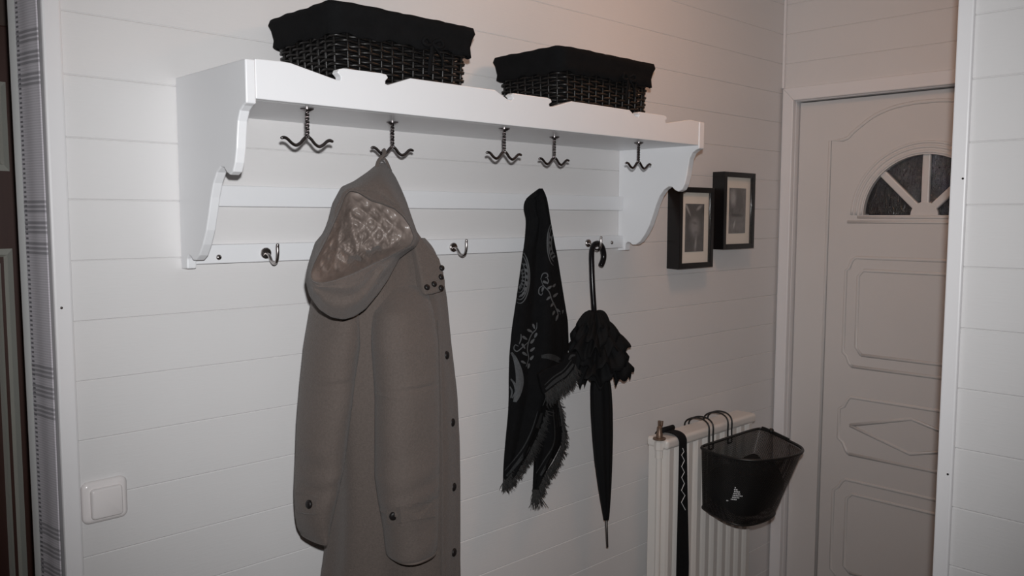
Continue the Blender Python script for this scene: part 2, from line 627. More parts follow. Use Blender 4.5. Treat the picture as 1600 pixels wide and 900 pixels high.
# fan: three bars from a hub, four panes
hubr = 0.042
b = MB()
hub = [(DYC + hubr * math.cos(a), FANZ + hubr * math.sin(a)) for a in np.linspace(0, PI, 13)]
b.prism(hub, lambda y, z: (DX + 0.007, y, z), lambda y, z: (DX + 0.034, y, z))
hubo = b.build('fan_hub', 'door', door, bevel=0.001)
for a in (PI / 4, PI / 2, 3 * PI / 4):
    d = Vector((0, math.cos(a), math.sin(a)))
    s = Vector((0, -math.sin(a), math.cos(a)))
    c = Vector((DX + 0.008, DYC, FANZ))
    b = MB()
    q = [c + d * (hubr * 0.7) + s * 0.012, c + d * (hubr * 0.7) - s * 0.012, c + d * (FANR + 0.001) - s * 0.012, c + d * (FANR + 0.001) + s * 0.012]
    b.rings([q, [p + Vector((0.026, 0, 0)) for p in q]])
    b.build('fan_bar', 'door', door, bevel=0.004)
for k in range(4):
    a0, a1 = k * PI / 4 + 0.02, (k + 1) * PI / 4 - 0.02
    pts = [(DYC + 0.036 * math.cos(a), FANZ + 0.036 * math.sin(a)) for a in np.linspace(a1, a0, 4)]
    pts += [(DYC + (FANR + 0.0005) * math.cos(a), FANZ + (FANR + 0.0005) * math.sin(a)) for a in np.linspace(a0, a1, 14)]
    b = MB()
    b.prism(pts, lambda y, z: (DX + 0.018, y, z), lambda y, z: (DX + 0.023, y, z))
    b.build('window_pane', 'door_glass', door)

# partition that ends beside the door, its face boarded
XP, YP = -1.267, -1.014
part = structure(rbox(XP + 0.012, XP + 0.10, -2.4, YP + 0.004, 0, TOP).build('wall_partition', 'plank'), 'boarded partition wall in front of the entrance door')
off = 0.0941
me = plank_mesh('plank', 'plank', 1.38, 'y')
for i in range(24):
    put('plank', me, (XP, YP, off + i * PLK), part)
me = plank_mesh('plank', 'plank', 1.38, 'y', height=off)
put('plank', me, (XP, YP, 0), part)
t7 = MB()
t7.prism([(XP - 0.011, YP - 0.001), (XP - 0.011, YP + 0.023), (XP + 0.112, YP + 0.023), (XP + 0.112, YP - 0.020), (XP + 0.100, YP - 0.020), (XP + 0.100, YP + 0.004), (XP + 0.012, YP + 0.004), (XP + 0.0, YP + 0.004), (XP, YP - 0.001)],
         lambda x, y: (x, y, 0), lambda x, y: (x, y, TOP))
t7o = structure(t7.build('trim_7', 'trim', bevel=0.004), 'white corner trim on the end of the partition')
for q in ((1504.5, 279), (1481, 741)):
    p = unX(q[0], q[1], XP - 0.0112)
    b = MB()
    b.lathe([(0.0018, 0), (0.0018, 0.0008), (0.001, 0.0014)], p, (-1, 0, 0), 8)
    b.build('nail_head', 'button', t7o)

# the rest of the hall (behind the camera) and the dim room beyond the doorway
structure(rbox(-4.1, XP + 0.012, -2.45, -2.40, 0, TOP).build('wall_front', 'plank'), 'plain hall wall opposite the coat rack')
structure(rbox(-4.15, -4.10, -2.45, 1.3, 0, TOP).build('wall_left', 'plank'), 'plain wall at the other end of the hall')
structure(rbox(-4.1, -3.25, 0.0, 0.12, 0, TOP).build('wall_doorway', 'plank'), 'wall on the other side of the open doorway')
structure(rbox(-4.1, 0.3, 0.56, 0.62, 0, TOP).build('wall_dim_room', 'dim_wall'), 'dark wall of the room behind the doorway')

d2 = bpy.data.objects.new('door_2', None)
col.objects.link(d2)
structure(d2, 'dark brown panelled door in the unlit room beyond the doorway')
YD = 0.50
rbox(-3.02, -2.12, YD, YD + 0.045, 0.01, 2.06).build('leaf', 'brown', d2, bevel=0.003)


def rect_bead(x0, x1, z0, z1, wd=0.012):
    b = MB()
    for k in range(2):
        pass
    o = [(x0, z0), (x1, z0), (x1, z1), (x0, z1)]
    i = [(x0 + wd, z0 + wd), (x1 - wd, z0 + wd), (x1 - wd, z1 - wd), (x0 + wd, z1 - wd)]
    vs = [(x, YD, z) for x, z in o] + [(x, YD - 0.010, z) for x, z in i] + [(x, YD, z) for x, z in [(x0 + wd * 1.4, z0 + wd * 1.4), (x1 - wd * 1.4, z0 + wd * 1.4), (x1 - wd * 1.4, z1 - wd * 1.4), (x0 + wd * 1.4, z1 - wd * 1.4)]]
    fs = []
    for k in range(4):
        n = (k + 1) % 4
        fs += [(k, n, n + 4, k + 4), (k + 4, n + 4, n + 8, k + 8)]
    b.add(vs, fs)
    b.build('panel_moulding', 'bead_highlight', d2)  # bevel gleam put into the moulding's colour


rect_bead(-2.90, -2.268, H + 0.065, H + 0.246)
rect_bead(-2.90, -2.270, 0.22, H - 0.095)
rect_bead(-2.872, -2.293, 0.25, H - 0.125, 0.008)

# curtain drawn along the doorway's edge
cu = MB()
nz, ny = 60, 30
vs, fs = [], []
for i in range(nz + 1):
    z = 0.06 + 2.28 * i / nz
    for j in range(ny + 1):
        y = -0.009 + 0.0935 * j / ny
        x = -2.3455 - 0.17 * y - 0.0006 * math.sin(y * 110 + 0.6 * math.sin(z * 2.0)) - 0.0008 * math.sin(z * 3 + y * 20)
        vs.append((x, y, z))
for i in range(nz):
    for j in range(ny):
        k = i * (ny + 1) + j
        fs.append((k, k + 1, k + ny + 2, k + ny + 1))
cu.add(vs, fs)
curt = thing('curtain', 'pale grey woven curtain with dark stripe bands hanging in the open doorway', 'curtain', (-2.3425, 0.09, 0.06))
co = cu.build('curtain_cloth', 'curtain', curt, smooth=True)
sm = co.modifiers.new('thick', 'SOLIDIFY')
sm.thickness = 0.0015
b = MB()
b.tube([(-2.345, -0.002, 2.345), (-2.345, 0.52, 2.345)], 0.008, 10)
b.build('curtain_rod', 'steel', curt, smooth=True)

# ceiling lamp above the end of the coat rack
LX, LY = -0.95, -0.62
lamp = thing('ceiling_lamp', 'round opal glass ceiling lamp above the end of the coat rack', 'lamp', (LX, LY, TOP))
b = MB()
b.lathe([(0.0, 0), (0.13, 0), (0.13, 0.02), (0.0, 0.02)], (LX, LY, TOP - 0.02), (0, 0, 1), 32)
b.build('lamp_base', 'steel', lamp)
lm = bpy.data.materials.new('lit_opal_glass')
lm.use_nodes = True
lb = lm.node_tree.nodes['Principled BSDF']
lb.inputs['Base Color'].default_value = (0.85, 0.78, 0.68, 1)
lb.inputs['Emission Color'].default_value = (1.0, 0.50, 0.27, 1)
lb.inputs['Emission Strength'].default_value = 14.0
M['lit'] = lm
b = MB()
b.lathe([(0.12, 0.0)] + [(0.12 * math.cos(a), -0.075 * math.sin(a)) for a in np.linspace(0.05, PI / 2, 10)], (LX, LY, TOP - 0.02), (0, 0, 1), 32)
b.build('lamp_shade', 'lit', lamp, smooth=True)

# ------------------------------------------------------------------ coat rack
YF, XL, XR = -0.260, -2.125, -0.896
ZB, ZS = H + 0.155, H + 0.173
rack = thing('coat_rack', 'white wooden wall shelf with scrolled ends, carved front board and steel coat hooks', 'coat rack', (-1.5, 0, H - 0.12))
prof = [(-0.26, .214), (-0.26, .147), (-.250, .144), (-.239, .137), (-.231, .122), (-.227, .10), (-.224, .08), (-.218, .058), (-.210, .044), (-.198, .039),
        (-.187, .044), (-.178, .052), (-.167, .053), (-.153, .045), (-.139, .028), (-.128, .005), (-.119, -.02), (-.107, -.05), (-.092, -.075),
        (-.076, -.094), (-.061, -.1025), (-.050, -.103), (-.043, -.097), (-.034, -.095), (-.027, -.101), (-.026, -.119), (0.0, -.120), (0.0, .214)]
for x0, x1 in ((XL, XL + 0.017), (XR, XR + 0.022)):
    b = MB()
    b.prism(prof, lambda y, z: (x0, y, H + z), lambda y, z: (x1, y, H + z))
    b.build('side_panel', 'shelf', rack, bevel=0.0022)
fb = [(XL + 0.0172, .216), (-2.064, .2175), (-2.047, .217), (-1.962, .200), (-1.954, .2005), (-1.953, .206), (-1.960, .212), (-1.957, .218), (-1.948, .2205), (-1.872, .2215), (-1.861, .2205),
      (-1.857, .215), (-1.863, .209), (-1.863, .204), (-1.857, .203), (-1.808, .220), (-1.602, .2205), (-1.566, .205), (-1.557, .2045), (-1.552, .210), (-1.559, .215), (-1.552, .2195), (-1.452, .220),
      (-1.443, .218), (-1.440, .212), (-1.448, .208), (-1.447, .203), (-1.438, .203), (-1.378, .220), (-1.179, .219), (-1.155, .205), (-1.147, .205), (-1.142, .210), (-1.149, .214), (-1.142, .218),
      (-1.045, .218), (-1.036, .216), (-1.033, .210), (-1.040, .206), (-1.038, .201), (-1.030, .201), (-.935, .216), (XR - 0.0002, .215)]
b = MB()
poly = fb + [(XR - 0.0002, .155), (XL + 0.0172, .155)]
b.prism(poly, lambda x, z: (x, YF + 0.002, H + z), lambda x, z: (x, YF + 0.020, H + z))
b.build('front_board', 'shelf', rack, bevel=0.0015)
rbox(XL + 0.0172, XR - 0.0002, YF + 0.0202, -0.0002, ZB, ZS).build('shelf_board', 'shelf', rack)
rbox(XL + 0.0172, XR - 0.0002, -0.018, -0.0002, H - 0.009, H + 0.029).build('rail', 'shelf', rack, bevel=0.0015)
rbox(XL + 0.0172, XR - 0.0002, -0.020, -0.0002, H - 0.112, H - 0.078).build('rail', 'shelf', rack, bevel=0.0015)


def upper_hook(x, y):
    b = MB()
    b.lathe([(0.0115, 0), (0.0115, 0.002), (0.008, 0.004), (0.004, 0.006)], (x, y, ZB), (0, 0, -1), 18)
    root = b.build('ceiling_hook', 'dark_steel', rack, smooth=True, angle=40)
    b = MB()
    n = 28
    b.tube([(x, y, ZB - 0.003 - 0.047 * i / n) for i in range(n + 1)], 0.0038, 4, twist=0.45)
    b.build('twisted_stem', 'dark_steel', root)
    zj = ZB - 0.048
    for s in (-1, 1):
        pts = [(0, 0.0, 0.001), (0.006, 0, -0.003), (0.013, 0, -0.0105), (0.021, 0, -0.0145), (0.029, 0, -0.0115), (0.037, 0, -0.005), (0.043, 0, -0.003), (0.049, 0, -0.0045)]
        P = [(x + s * a, y - 0.0015 * s, zj + c) for a, _, c in smooth_path(pts, 4)]
        b = MB()
        b.tube(P, [0.0029] * (len(P) - 3) + [0.0028, 0.0026, 0.0019], 8)
        b.build('prong', 'dark_steel', root, smooth=True)


UH = [(-1.988, -.206), (-1.764, -.141), (-1.530, -.208), (-1.323, -.156), (-1.068, -.200)]
for q in UH:
    upper_hook(*q)


def rail_hook(x):
    z = H - 0.096
    b = MB()
    b.lathe([(0.0, 0), (0.0105, 0), (0.0105, 0.0035), (0.009, 0.005), (0.004, 0.0055)], (x, -0.020, z), (0, -1, 0), 20)
    root = b.build('rail_hook', 'steel', rack, smooth=True, angle=35)
    pts = [(x, -.024, z), (x, -.034, z - .004), (x, -.042, z - .013), (x, -.052, z - .018), (x, -.062, z - .013), (x, -.066, z), (x, -.066, z + .012), (x, -.067, z + .019)]
    b = MB()
    P = smooth_path(pts, 4)
    b.tube(P, [0.0032] * (len(P) - 1) + [0.0024], 10)
    b.build('hook_arm', 'steel', root, smooth=True)


for x in (-1.972, -1.511, -1.262, -1.047):
    rail_hook(x)
for q in ((342, 402), (956, 379)):
    p = unY(q[0], q[1], -0.020)
    b = MB()
    b.lathe([(0.0, 0), (0.0052, 0), (0.0045, 0.002), (0.002, 0.003)], p, (0, -1, 0), 14)
    b.build('screw', 'steel', rack, smooth=True)


# ------------------------------------------------------------------ wicker baskets
def wicker_basket(x0, x1, y0, y1, zb, zt, label, bow):
    cx, cy = (x0 + x1) / 2, (y0 + y1) / 2
    root = thing('wicker_basket', label, 'basket', (cx, cy, zb), 'lined wicker baskets on the shelf')

    def per(z, off, n):
        """rounded rectangle at height z, offset off, n samples as (x, y, arc fraction)"""
        f = 1.0 + 0.05 * (z - zb) / (zt - zb)
        hx, hy = (x1 - x0) / 2 * f + off, (y1 - y0) / 2 * f + off
        r = 0.022
        segs = []
        L = [2 * (hx - r), PI / 2 * r, 2 * (hy - r), PI / 2 * r] * 2
        T = sum(L)
        for k in range(n):
            s = T * k / n
            i = 0
            while s > L[i]:
                s -= L[i]
                i += 1
            if i == 0:
                p = (-(hx - r) + s, -hy)
            elif i == 1:
                a = -PI / 2 + s / r
                p = (hx - r + r * math.cos(a), -(hy - r) + r * math.sin(a))
            elif i == 2:
                p = (hx, -(hy - r) + s)
            elif i == 3:
                a = s / r
                p = (hx - r + r * math.cos(a), hy - r + r * math.sin(a))
            elif i == 4:
                p = (hx - r - s, hy)
            elif i == 5:
                a = PI / 2 + s / r
                p = (-(hx - r) + r * math.cos(a), hy - r + r * math.sin(a))
            elif i == 6:
                p = (-hx, hy - r - s)
            else:
                a = PI + s / r
                p = (-(hx - r) + r * math.cos(a), -(hy - r) + r * math.sin(a))
            segs.append((cx + p[0], cy + p[1]))
        return segs
    NS = 40
    sub = 4
    rows = 19
    b = MB()
    ph = 0
    for i in range(rows):
        z = zb + 0.006 + (zt - zb - 0.012) * i / (rows - 1)
        n = NS * sub
        inn = per(z, -0.0035, n)
        outp = per(z, 0.0035, n)
        pts = []
        for k in range(n + 1):
            kk = k % n
            a = 0.5 + 0.5 * math.cos(PI * kk / sub + (PI if i % 2 else 0))
            pts.append((inn[kk][0] * (1 - a) + outp[kk][0] * a, inn[kk][1] * (1 - a) + outp[kk][1] * a, z + random.uniform(-0.0006, 0.0006)))
        b.tube(pts, 0.0030, 5, caps=False)
    wv = b.build('woven_wall', 'wicker', root, smooth=True, fix=False)
    wv['kind'] = 'stuff'
    b = MB()
    bot, top = per(zb, 0, NS), per(zt, 0, NS)
    for k in range(NS):
        b.tube([(*bot[k], zb + 0.001), (*top[k], zt)], 0.0026, 5)
    st = b.build('stakes', 'wicker', root, smooth=True)
    st['kind'] = 'stuff'
    b = MB()
    q = per(zb, -0.003, 60)
    b.rings([[(x, y, zb + 0.0002) for x, y in q], [(x, y, zb + 0.006) for x, y in q]])
    b.build('base', 'wicker', root)
    # cloth liner turned over the rim
    n = 160
    rs = []

    def ring(off, z, wave, seed):
        return [(x, y, z + wave * (math.sin(k * 2 * PI / n * 23 + seed) * 0.5 + math.sin(k * 2 * PI / n * 9 + seed * 2) * 0.5)) for k, (x, y) in enumerate(per(min(z, zt), off, n))]
    dl = 0.046
    rs = [ring(0.0085, zt - dl, 0.004, 1), ring(0.0125, zt - dl + 0.002, 0.004, 1), ring(0.0105, zt - 0.028, 0.003, 2), ring(0.013, zt - 0.012, 0.002, 3), ring(0.0165, zt - 0.002, 0.0015, 4),
          ring(0.014, zt + 0.007, 0.0015, 5), ring(0.004, zt + 0.010, 0.001, 6), ring(-0.006, zt + 0.004, 0.001, 6), ring(-0.010, zt - 0.04, 0, 0), ring(-0.012, zb + 0.02, 0, 0)]
    b = MB()
    b.rings(rs, False, True)
    b.build('cloth_liner', 'liner', root, smooth=True, fix=False)
    # tie ribbons of the liner
    bx = bow
    yb = y0 - 0.018
    for s, dx, ln in ((-1, -0.006, 0.058), (1, 0.022, 0.040)):
        pts = [(bx, yb, zt - 0.036), (bx + dx * 0.5, yb - 0.004, zt - 0.050), (bx + dx, yb - 0.002, zt - 0.036 - ln * 0.6), (bx + dx * 1.1, yb - 0.001, zt - 0.036 - ln)]
        b = MB()
        b.tube(smooth_path(pts, 4), 0.0045, 8, flat=0.35)
        b.build('tie_ribbon', 'liner', root, smooth=True)
    for s in (-1, 1):
        pts = [(bx, yb, zt - 0.036), (bx + s * 0.016, yb - 0.005, zt - 0.028), (bx + s * 0.024, yb - 0.004, zt - 0.036), (bx + s * 0.014, yb - 0.004, zt - 0.042), (bx, yb, zt - 0.037)]
        b = MB()
        b.tube(smooth_path(pts, 4), 0.0035, 8)
        b.build('bow_loop', 'liner', root, smooth=True)
    return root


wicker_basket(-1.936, -1.652, -0.222, -0.030, ZS, H + 0.328, 'black wicker basket with cloth liner standing above the coat', -1.745)
wicker_basket(-1.374, -1.072, -0.222, -0.038, ZS, H + 0.331, 'black wicker basket with cloth liner standing above the umbrella', -1.165)

# ------------------------------------------------------------------ lofts fitted to outline rows
def interp_rows(rows, step):
    rows = [np.array(r, float) for r in rows]
    out = []
    ys = [r[0] for r in rows]
    y = ys[0]
    A = np.array(rows)
    n = max(2, int((ys[-1] - ys[0]) / step) + 1)
    for t in np.linspace(ys[0], ys[-1], n):
        out.append([np.interp(t, A[:, 0], A[:, k]) for k in range(A.shape[1])])
    out = np.array(out)
    # light smoothing of the inside rows
    for _ in range(2):
        out[1:-1, 1:] = 0.25 * out[:-2, 1:] + 0.5 * out[1:-1, 1:] + 0.25 * out[2:, 1:]
    return out


def loft(rows, n=64, power=2.3, fold=None, step=8, cap0=True, cap1=True):
    """rows: (row, left, right, centre y, half depth); rings are level, their outline spans left..right"""
    R = interp_rows(rows, step)
    rings = []
    for i, (py, lx, rx, yc, bb) in enumerate(R):
        c = unY((lx + rx) / 2, py, yc)
        z = c.z
        cx, a = c.x, 0.1
        s = i / (len(R) - 1)

        def mk(cx, a, bb):
            pts = []
            for k in range(n):
                t = 2 * PI * k / n
                ct, st_ = math.cos(t), math.sin(t)
                u = math.copysign(abs(ct) ** (2 / power), ct)
                v = math.copysign(abs(st_) ** (2 / power), st_)
                g = fold(t, s, py) if fold else 0.0
                pts.append((cx + a * u * (1 + g * 0.5), yc + bb * v * (1 + g), z))
            return pts

        def ext(pts):
            q = [proj(p)[0] for p in pts]
            return min(q), max(q)
        lo, hi = 0.002, 0.5
        # the depth may not by itself exceed the outline
        while True:
            l, r = ext(mk(cx, lo, bb))
            if r - l < (rx - lx) * 0.93 or bb < 1e-4:
                break
            bb *= 0.85
        for _ in range(26):
            a = 0.5 * (lo + hi)
            l, r = ext(mk(cx, a, bb))
            if r - l > rx - lx:
                hi = a
            else:
                lo = a
        for _ in range(6):
            l, r = ext(mk(cx, a, bb))
            d = ((lx + rx) - (l + r)) / 2
            dx = proj((cx + 0.01, yc, z))[0] - proj((cx, yc, z))[0]
            cx += d / dx * 0.01
        rings.append(mk(cx, a, bb))
    m = MB()
    m.rings(rings, cap0, cap1)
    m.ringlist = rings
    return m


def cast(bv, px, py):
    d = ray(px, py).normalized()
    h = bv.ray_cast(CAM, d)
    return (h[0], h[1], d) if h[0] is not None else (None, None, d)


def stroke(mb, bv, pts, width, lift=0.0012, k=4):
    """a flat printed line on a surface, thin but solid"""
    P = [np.array(p) for p in smooth_path(pts, k)] if len(pts) > 2 else [np.array(p, float) for p in pts]
    L, Rr = [], []
    m = len(P)
    for i in range(m):
        t = P[min(i + 1, m - 1)] - P[max(i - 1, 0)]
        t = t / (np.linalg.norm(t) + 1e-9)
        wv = width * (0.45 + 0.55 * math.sin(PI * min(1, (i + 0.5) / m)))
        nrm = np.array((-t[1], t[0])) * wv / 2
        a, na, d = cast(bv, *(P[i] + nrm))
        b_, nb, d2_ = cast(bv, *(P[i] - nrm))
        if a is None or b_ is None or (a - b_).length > 0.03:
            if len(L) > 1:
                flush(mb, L, Rr)
            L, Rr = [], []
            continue
        L.append(a - d * lift)
        Rr.append(b_ - d2_ * lift)
    if len(L) > 1:
        flush(mb, L, Rr)


def flush(mb, L, R):
    n = len(L)
    mb.add(L + R, [(i, i + 1, n + i + 1, n + i) for i in range(n - 1)])


def leaf(mb, bv, cx, cy, ln, wd, ang, lift=0.0014):
    pts = []
    for k in range(10):
        t = 2 * PI * k / 10
        u, v = math.cos(t) * ln / 2, math.sin(t) * wd / 2 * (1 - 0.3 * math.cos(t))
        x, y = cx + u * math.cos(ang) - v * math.sin(ang), cy + u * math.sin(ang) + v * math.cos(ang)
        h, _, d = cast(bv, x, y)
        if h is None:
            return
        pts.append(h - d * lift)
    if max((p - pts[0]).length for p in pts) > 0.05:
        return
    mb.add(pts, [tuple(range(10))])


# ------------------------------------------------------------------ coat
coat = thing('hooded_coat', 'taupe hooded winter coat with quilted lining hanging by its loop from a shelf hook', 'coat', (-1.78, -0.14, 0.72))


def body_fold(t, s, py):
    f = 0.055 * math.sin(5 * t + 0.8 + 1.2 * s) * min(1, s * 3) + 0.035 * math.sin(9 * t + 3 * s)
    return f


body = loft([(372, 606, 664, -.13, .035), (385, 560, 676, -.135, .05), (400, 530, 683, -.135, .06), (430, 505, 692, -.135, .070), (470, 498, 699, -.135, .080), (540, 497, 705.5, -.135, .090),
             (620, 500, 715, -.135, .095), (700, 505, 719, -.135, .097), (764, 507, 720, -.135, .099), (846, 506, 720, -.135, .099), (900, 498, 720, -.135, .100), (1010, 488, 722, -.135, .102)],
            n=96, power=2.4, fold=body_fold, step=6)
body_o = body.build('coat_body', 'coat', coat, smooth=True, angle=60)


def sleeve_fold(ph, seams, side):
    def f(t, s, py):
        k = max(0, (s - 0.25)) * 1.5
        near = 0.35 + 0.65 * max(0, math.cos(t - side)) ** 2
        g = 0.05 * math.sin(3 * t + ph)
        g += 0.12 * k * near * math.sin(s * 47 + 2.2 * math.sin(t * 1.0 + ph) + 1.3 * math.sin(s * 17)) * (0.6 + 0.4 * math.sin(s * 29 + t))
        g += 0.03 * math.sin(s * 21 + t * 2 + ph)
        for q, wd, am in seams:
            g -= am * math.exp(-((py - q - 6 * math.sin(t)) / wd) ** 2)
        return g
    return f


def hem_in(m, depth=0.03, shrink=0.86):
    """turn the last ring of a sleeve inwards"""
    r = m.ringlist[-1]
    n = len(r)
    c = sum((Vector(p) for p in r), Vector()) / n
    base = len(m.v) - n
    r1 = [c + (Vector(p) - c) * 0.95 + Vector((0, 0, -0.003)) for p in r]
    r2 = [c + (Vector(p) - c) * shrink + Vector((0, 0, depth)) for p in r]
    o = len(m.v)
    m.v += [tuple(p) for p in r1 + r2]
    for j in range(n):
        k = (j + 1) % n
        m.f.append((base + j, base + k, o + k, o + j))
        m.f.append((o + j, o + k, o + n + k, o + n + j))
    m.f.append(tuple(o + n + j for j in range(n)))


def slant(m, rows0, drop):
    """let the cuff end lower on one side: z offset growing towards the end"""
    return m


sl_left = loft([(440, 500, 556, -.150, .05), (470, 486, 560, -.155, .056), (540, 474, 563, -.16, .060), (600, 468, 554, -.165, .060), (660, 463, 547, -.168, .058), (720, 461, 539, -.17, .055),
                (768, 459, 529, -.172, .050), (790, 459.5, 524, -.172, .048), (812, 461, 519, -.172, .046), (830, 464, 515, -.172, .044), (840, 469, 512, -.172, .042)],
               n=96, power=2.3, fold=sleeve_fold(0.6, ((598, 2.5, 0.05),), 3.4), step=3, cap1=False)
hem_in(sl_left)
sl_l = sl_left.build('sleeve', 'coat', coat, smooth=True, angle=60)
sl_front = loft([(425, 600, 650, -.14, .03), (450, 586, 666, -.178, .04), (485, 579, 677, -.212, .045), (540, 580, 685, -.235, .047), (620, 585.5, 686.5, -.245, .048), (700, 585, 687, -.25, .048), (740, 585, 687, -.252, .048),
                 (780, 591, 686, -.254, .046), (820, 598, 685, -.255, .044), (850, 601, 684, -.255, .043), (862, 603, 683, -.255, .042)],
                n=96, power=2.3, fold=sleeve_fold(2.1, ((606, 2.5, 0.06), (786, 2.5, 0.05)), 5.9), step=3, cap1=False)
hem_in(sl_front)
sl_f = sl_front.build('sleeve', 'coat', coat, smooth=True, angle=60)
lip = MB()
q0 = [Vector(p) for p in sl_front.ringlist[-1]]
qc = sum(q0, Vector()) / len(q0)
lip.rings([[qc + (p - qc) * f + Vector((0.004, 0, dz)) for p in q0] for f, dz in ((0.90, 0.004), (0.92, -0.004), (0.90, -0.0085), (0.84, -0.009), (0.80, 0.0))], False, False)
lipo = lip.build('cuff_lining', 'coat_lining', sl_f, smooth=True, fix=False)

# hood: opening, outline and back, sampled round one centre
HC = np.array((566.0, 388.0))
out_px = [(597.5, 253), (607, 260), (618, 276), (627, 295), (635, 314), (643, 338), (650, 358), (656, 374), (650, 386), (640, 392), (624, 404), (607, 436), (592, 458), (571, 483), (554, 494.5), (537, 499.5),
          (518, 496), (499, 484), (483, 462), (477, 438), (480, 418), (484, 404), (492, 379), (503, 366), (508, 356), (513, 342), (519, 318), (533, 292), (553, 283), (575, 268), (588, 257)]
open_px = [(547, 298), (560, 301), (579, 313), (598, 319), (616, 326), (630, 338), (641, 354), (647, 370), (642, 383), (624, 392), (605, 402), (582, 413), (560, 424), (544, 431), (520, 439), (501, 443), (488, 439),
           (485, 430), (490, 414), (500, 394), (514, 367), (524, 345), (533, 324), (539, 306)]


def polar(poly, n):
    res = []
    P = [np.array(p) - HC for p in poly]
    for k in range(n):
        t = 2 * PI * k / n
        d = np.array((math.cos(t), math.sin(t)))
        best = 0
        for i in range(len(P)):
            a, c = P[i], P[(i + 1) % len(P)]
            e = c - a
            den = d[0] * e[1] - d[1] * e[0]
            if abs(den) < 1e-9:
                continue
            r = (a[0] * e[1] - a[1] * e[0]) / den
            u = (a[0] * d[1] - a[1] * d[0]) / den
            if -1e-6 <= u <= 1 + 1e-6 and r > best:
                best = r
        res.append(best)
    res = np.array(res)
    for _ in range(1):
        res = 0.2 * np.roll(res, 1) + 0.6 * res + 0.2 * np.roll(res, -1)
    return res


NH = 192
ro, rs_ = polar(open_px, NH), polar(out_px, NH)
rs_ = np.maximum(rs_, ro + 1.5)
th = np.arange(NH) * 2 * PI / NH
dirs = np.stack([np.cos(th), np.sin(th)], 1)
Opx = HC + dirs * ro[:, None]
Spx = HC + dirs * rs_[:, None]


def y_rim(py):
    return np.interp(py, (295, 330, 380, 440), (-.190, -.208, -.252, -.318))


def y_sil(py):
    return np.interp(py, (253, 300, 360, 430, 500), (-.141, -.155, -.188, -.248, -.284))


def hood_ring(f, bulge):
    ring = []
    for k in range(NH):
        p = Opx[k] * (1 - f) + Spx[k] * f
        y = (1 - f) * y_rim(Opx[k][1]) + f * y_sil(Spx[k][1]) - bulge * math.sin(PI * f) * min(1, (rs_[k] - ro[k]) / 30)
        wide = min(1, (rs_[k] - ro[k]) / 35)
        low = max(0, math.sin(th[k]))
        y -= 0.0025 * math.sin(th[k] * 7 + f * 5) * math.sin(PI * f)
        y -= 0.0075 * low * wide * math.sin(2 * PI * (f * 1.7 + 0.22 * math.sin(2.4 * th[k]) + 0.1)) * math.sin(PI * min(1, f * 1.1))
        y += 0.003 * math.exp(-((f - 0.22) / 0.035) ** 2) * wide
        y -= 0.004 * math.exp(-((f - 0.05) / 0.05) ** 2)
        ring.append(unY(p[0], p[1], y))
    return ring


fr = [0, 0.02, 0.05, 0.09, 0.13, 0.17, 0.20, 0.22, 0.24, 0.28, 0.34, 0.41, 0.48, 0.55, 0.62, 0.69, 0.76, 0.83, 0.89, 0.95, 1.0]
hr = []
inner_edge = []
for k in range(NH):
    p = HC + dirs[k] * (ro[k] - 1)
    inner_edge.append(unY(p[0], p[1], y_rim(Opx[k][1]) + 0.024))
hr.append(inner_edge)
for f in fr:
    hr.append(hood_ring(f, 0.022))
for sc_, dy in ((0.985, 0.02), (0.93, 0.045), (0.8, 0.065), (0.55, 0.08), (0.25, 0.085)):
    ring = []
    for k in range(NH):
        p = HC + (Spx[k] - HC) * sc_
        ring.append(unY(p[0], p[1], min(y_sil(Spx[k][1]) + dy, -0.03)))
    hr.append(ring)
hm = MB()
hm.rings(hr, False, True)
hood = hm.build('hood', 'coat', coat, smooth=True)
# quilted lining inside the opening
lr = []
NR = 60
for i in range(NR + 1):
    f = i / NR
    ring = []
    for k in range(NH):
        p = HC + np.array((-8, 6)) * (1 - (1 - f)) + dirs[k] * (ro[k] + 1.0) * (1 - f)
        dep = 0.072 * math.sin(min(1, f * 1.35) * PI / 2)
        # quilting: puffs between two sets of slanting stitch lines
        wob = 3.0 * math.sin(p[1] * 0.10 + 0.5) + 2.5 * math.sin(p[0] * 0.085)
        u, v = (p[0] * 0.80 + p[1] * 0.60 + wob), (-p[0] * 0.74 + p[1] * 0.67 - wob)
        du, dv = abs((u / 21.0) % 1 - 0.5) * 21.0, abs((v / 19.0) % 1 - 0.5) * 19.0
        dh = abs(((p[1] + 0.25 * p[0] + wob) / 34.0) % 1 - 0.5) * 34.0
        q = (1 - math.exp(-(du / 4.5) ** 2)) * (1 - math.exp(-(dv / 4.5) ** 2)) * (0.55 + 0.45 * (1 - math.exp(-(dh / 4.0) ** 2)))
        puff = 0.0125 * q * math.sin(min(1, f * 5) * PI / 2)
        puff += 0.0016 * math.sin(p[0] * 0.9 + 2 * math.sin(p[1] * 0.35)) * math.sin(p[1] * 0.55 + p[0] * 0.2) * min(1, f * 5)
        # a few deep creases running down
        crease = 0.012 * math.exp(-((p[0] - 556 - 0.22 * (p[1] - 380)) / 5.0) ** 2) * min(1, f * 3) * (1 if p[1] > 330 else 0.4)
        crease += 0.008 * math.exp(-((p[0] - 528 + 0.10 * (p[1] - 380)) / 4.0) ** 2) * min(1, f * 3)
        yy = y_rim(HC[1] + dirs[k][1] * ro[k]) * (1 - f) + f * -0.245 + 0.020 + dep - puff + crease
        ring.append(unY(p[0], p[1], yy))
    lr.append(ring)
lm_ = MB()
lm_.rings(lr[:-1], False, True)
lo_ = lm_.build('quilted_lining', 'coat_lining', hood, smooth=True, fix=False)
lo_['label'] = 'shiny quilted satin lining inside the hood'
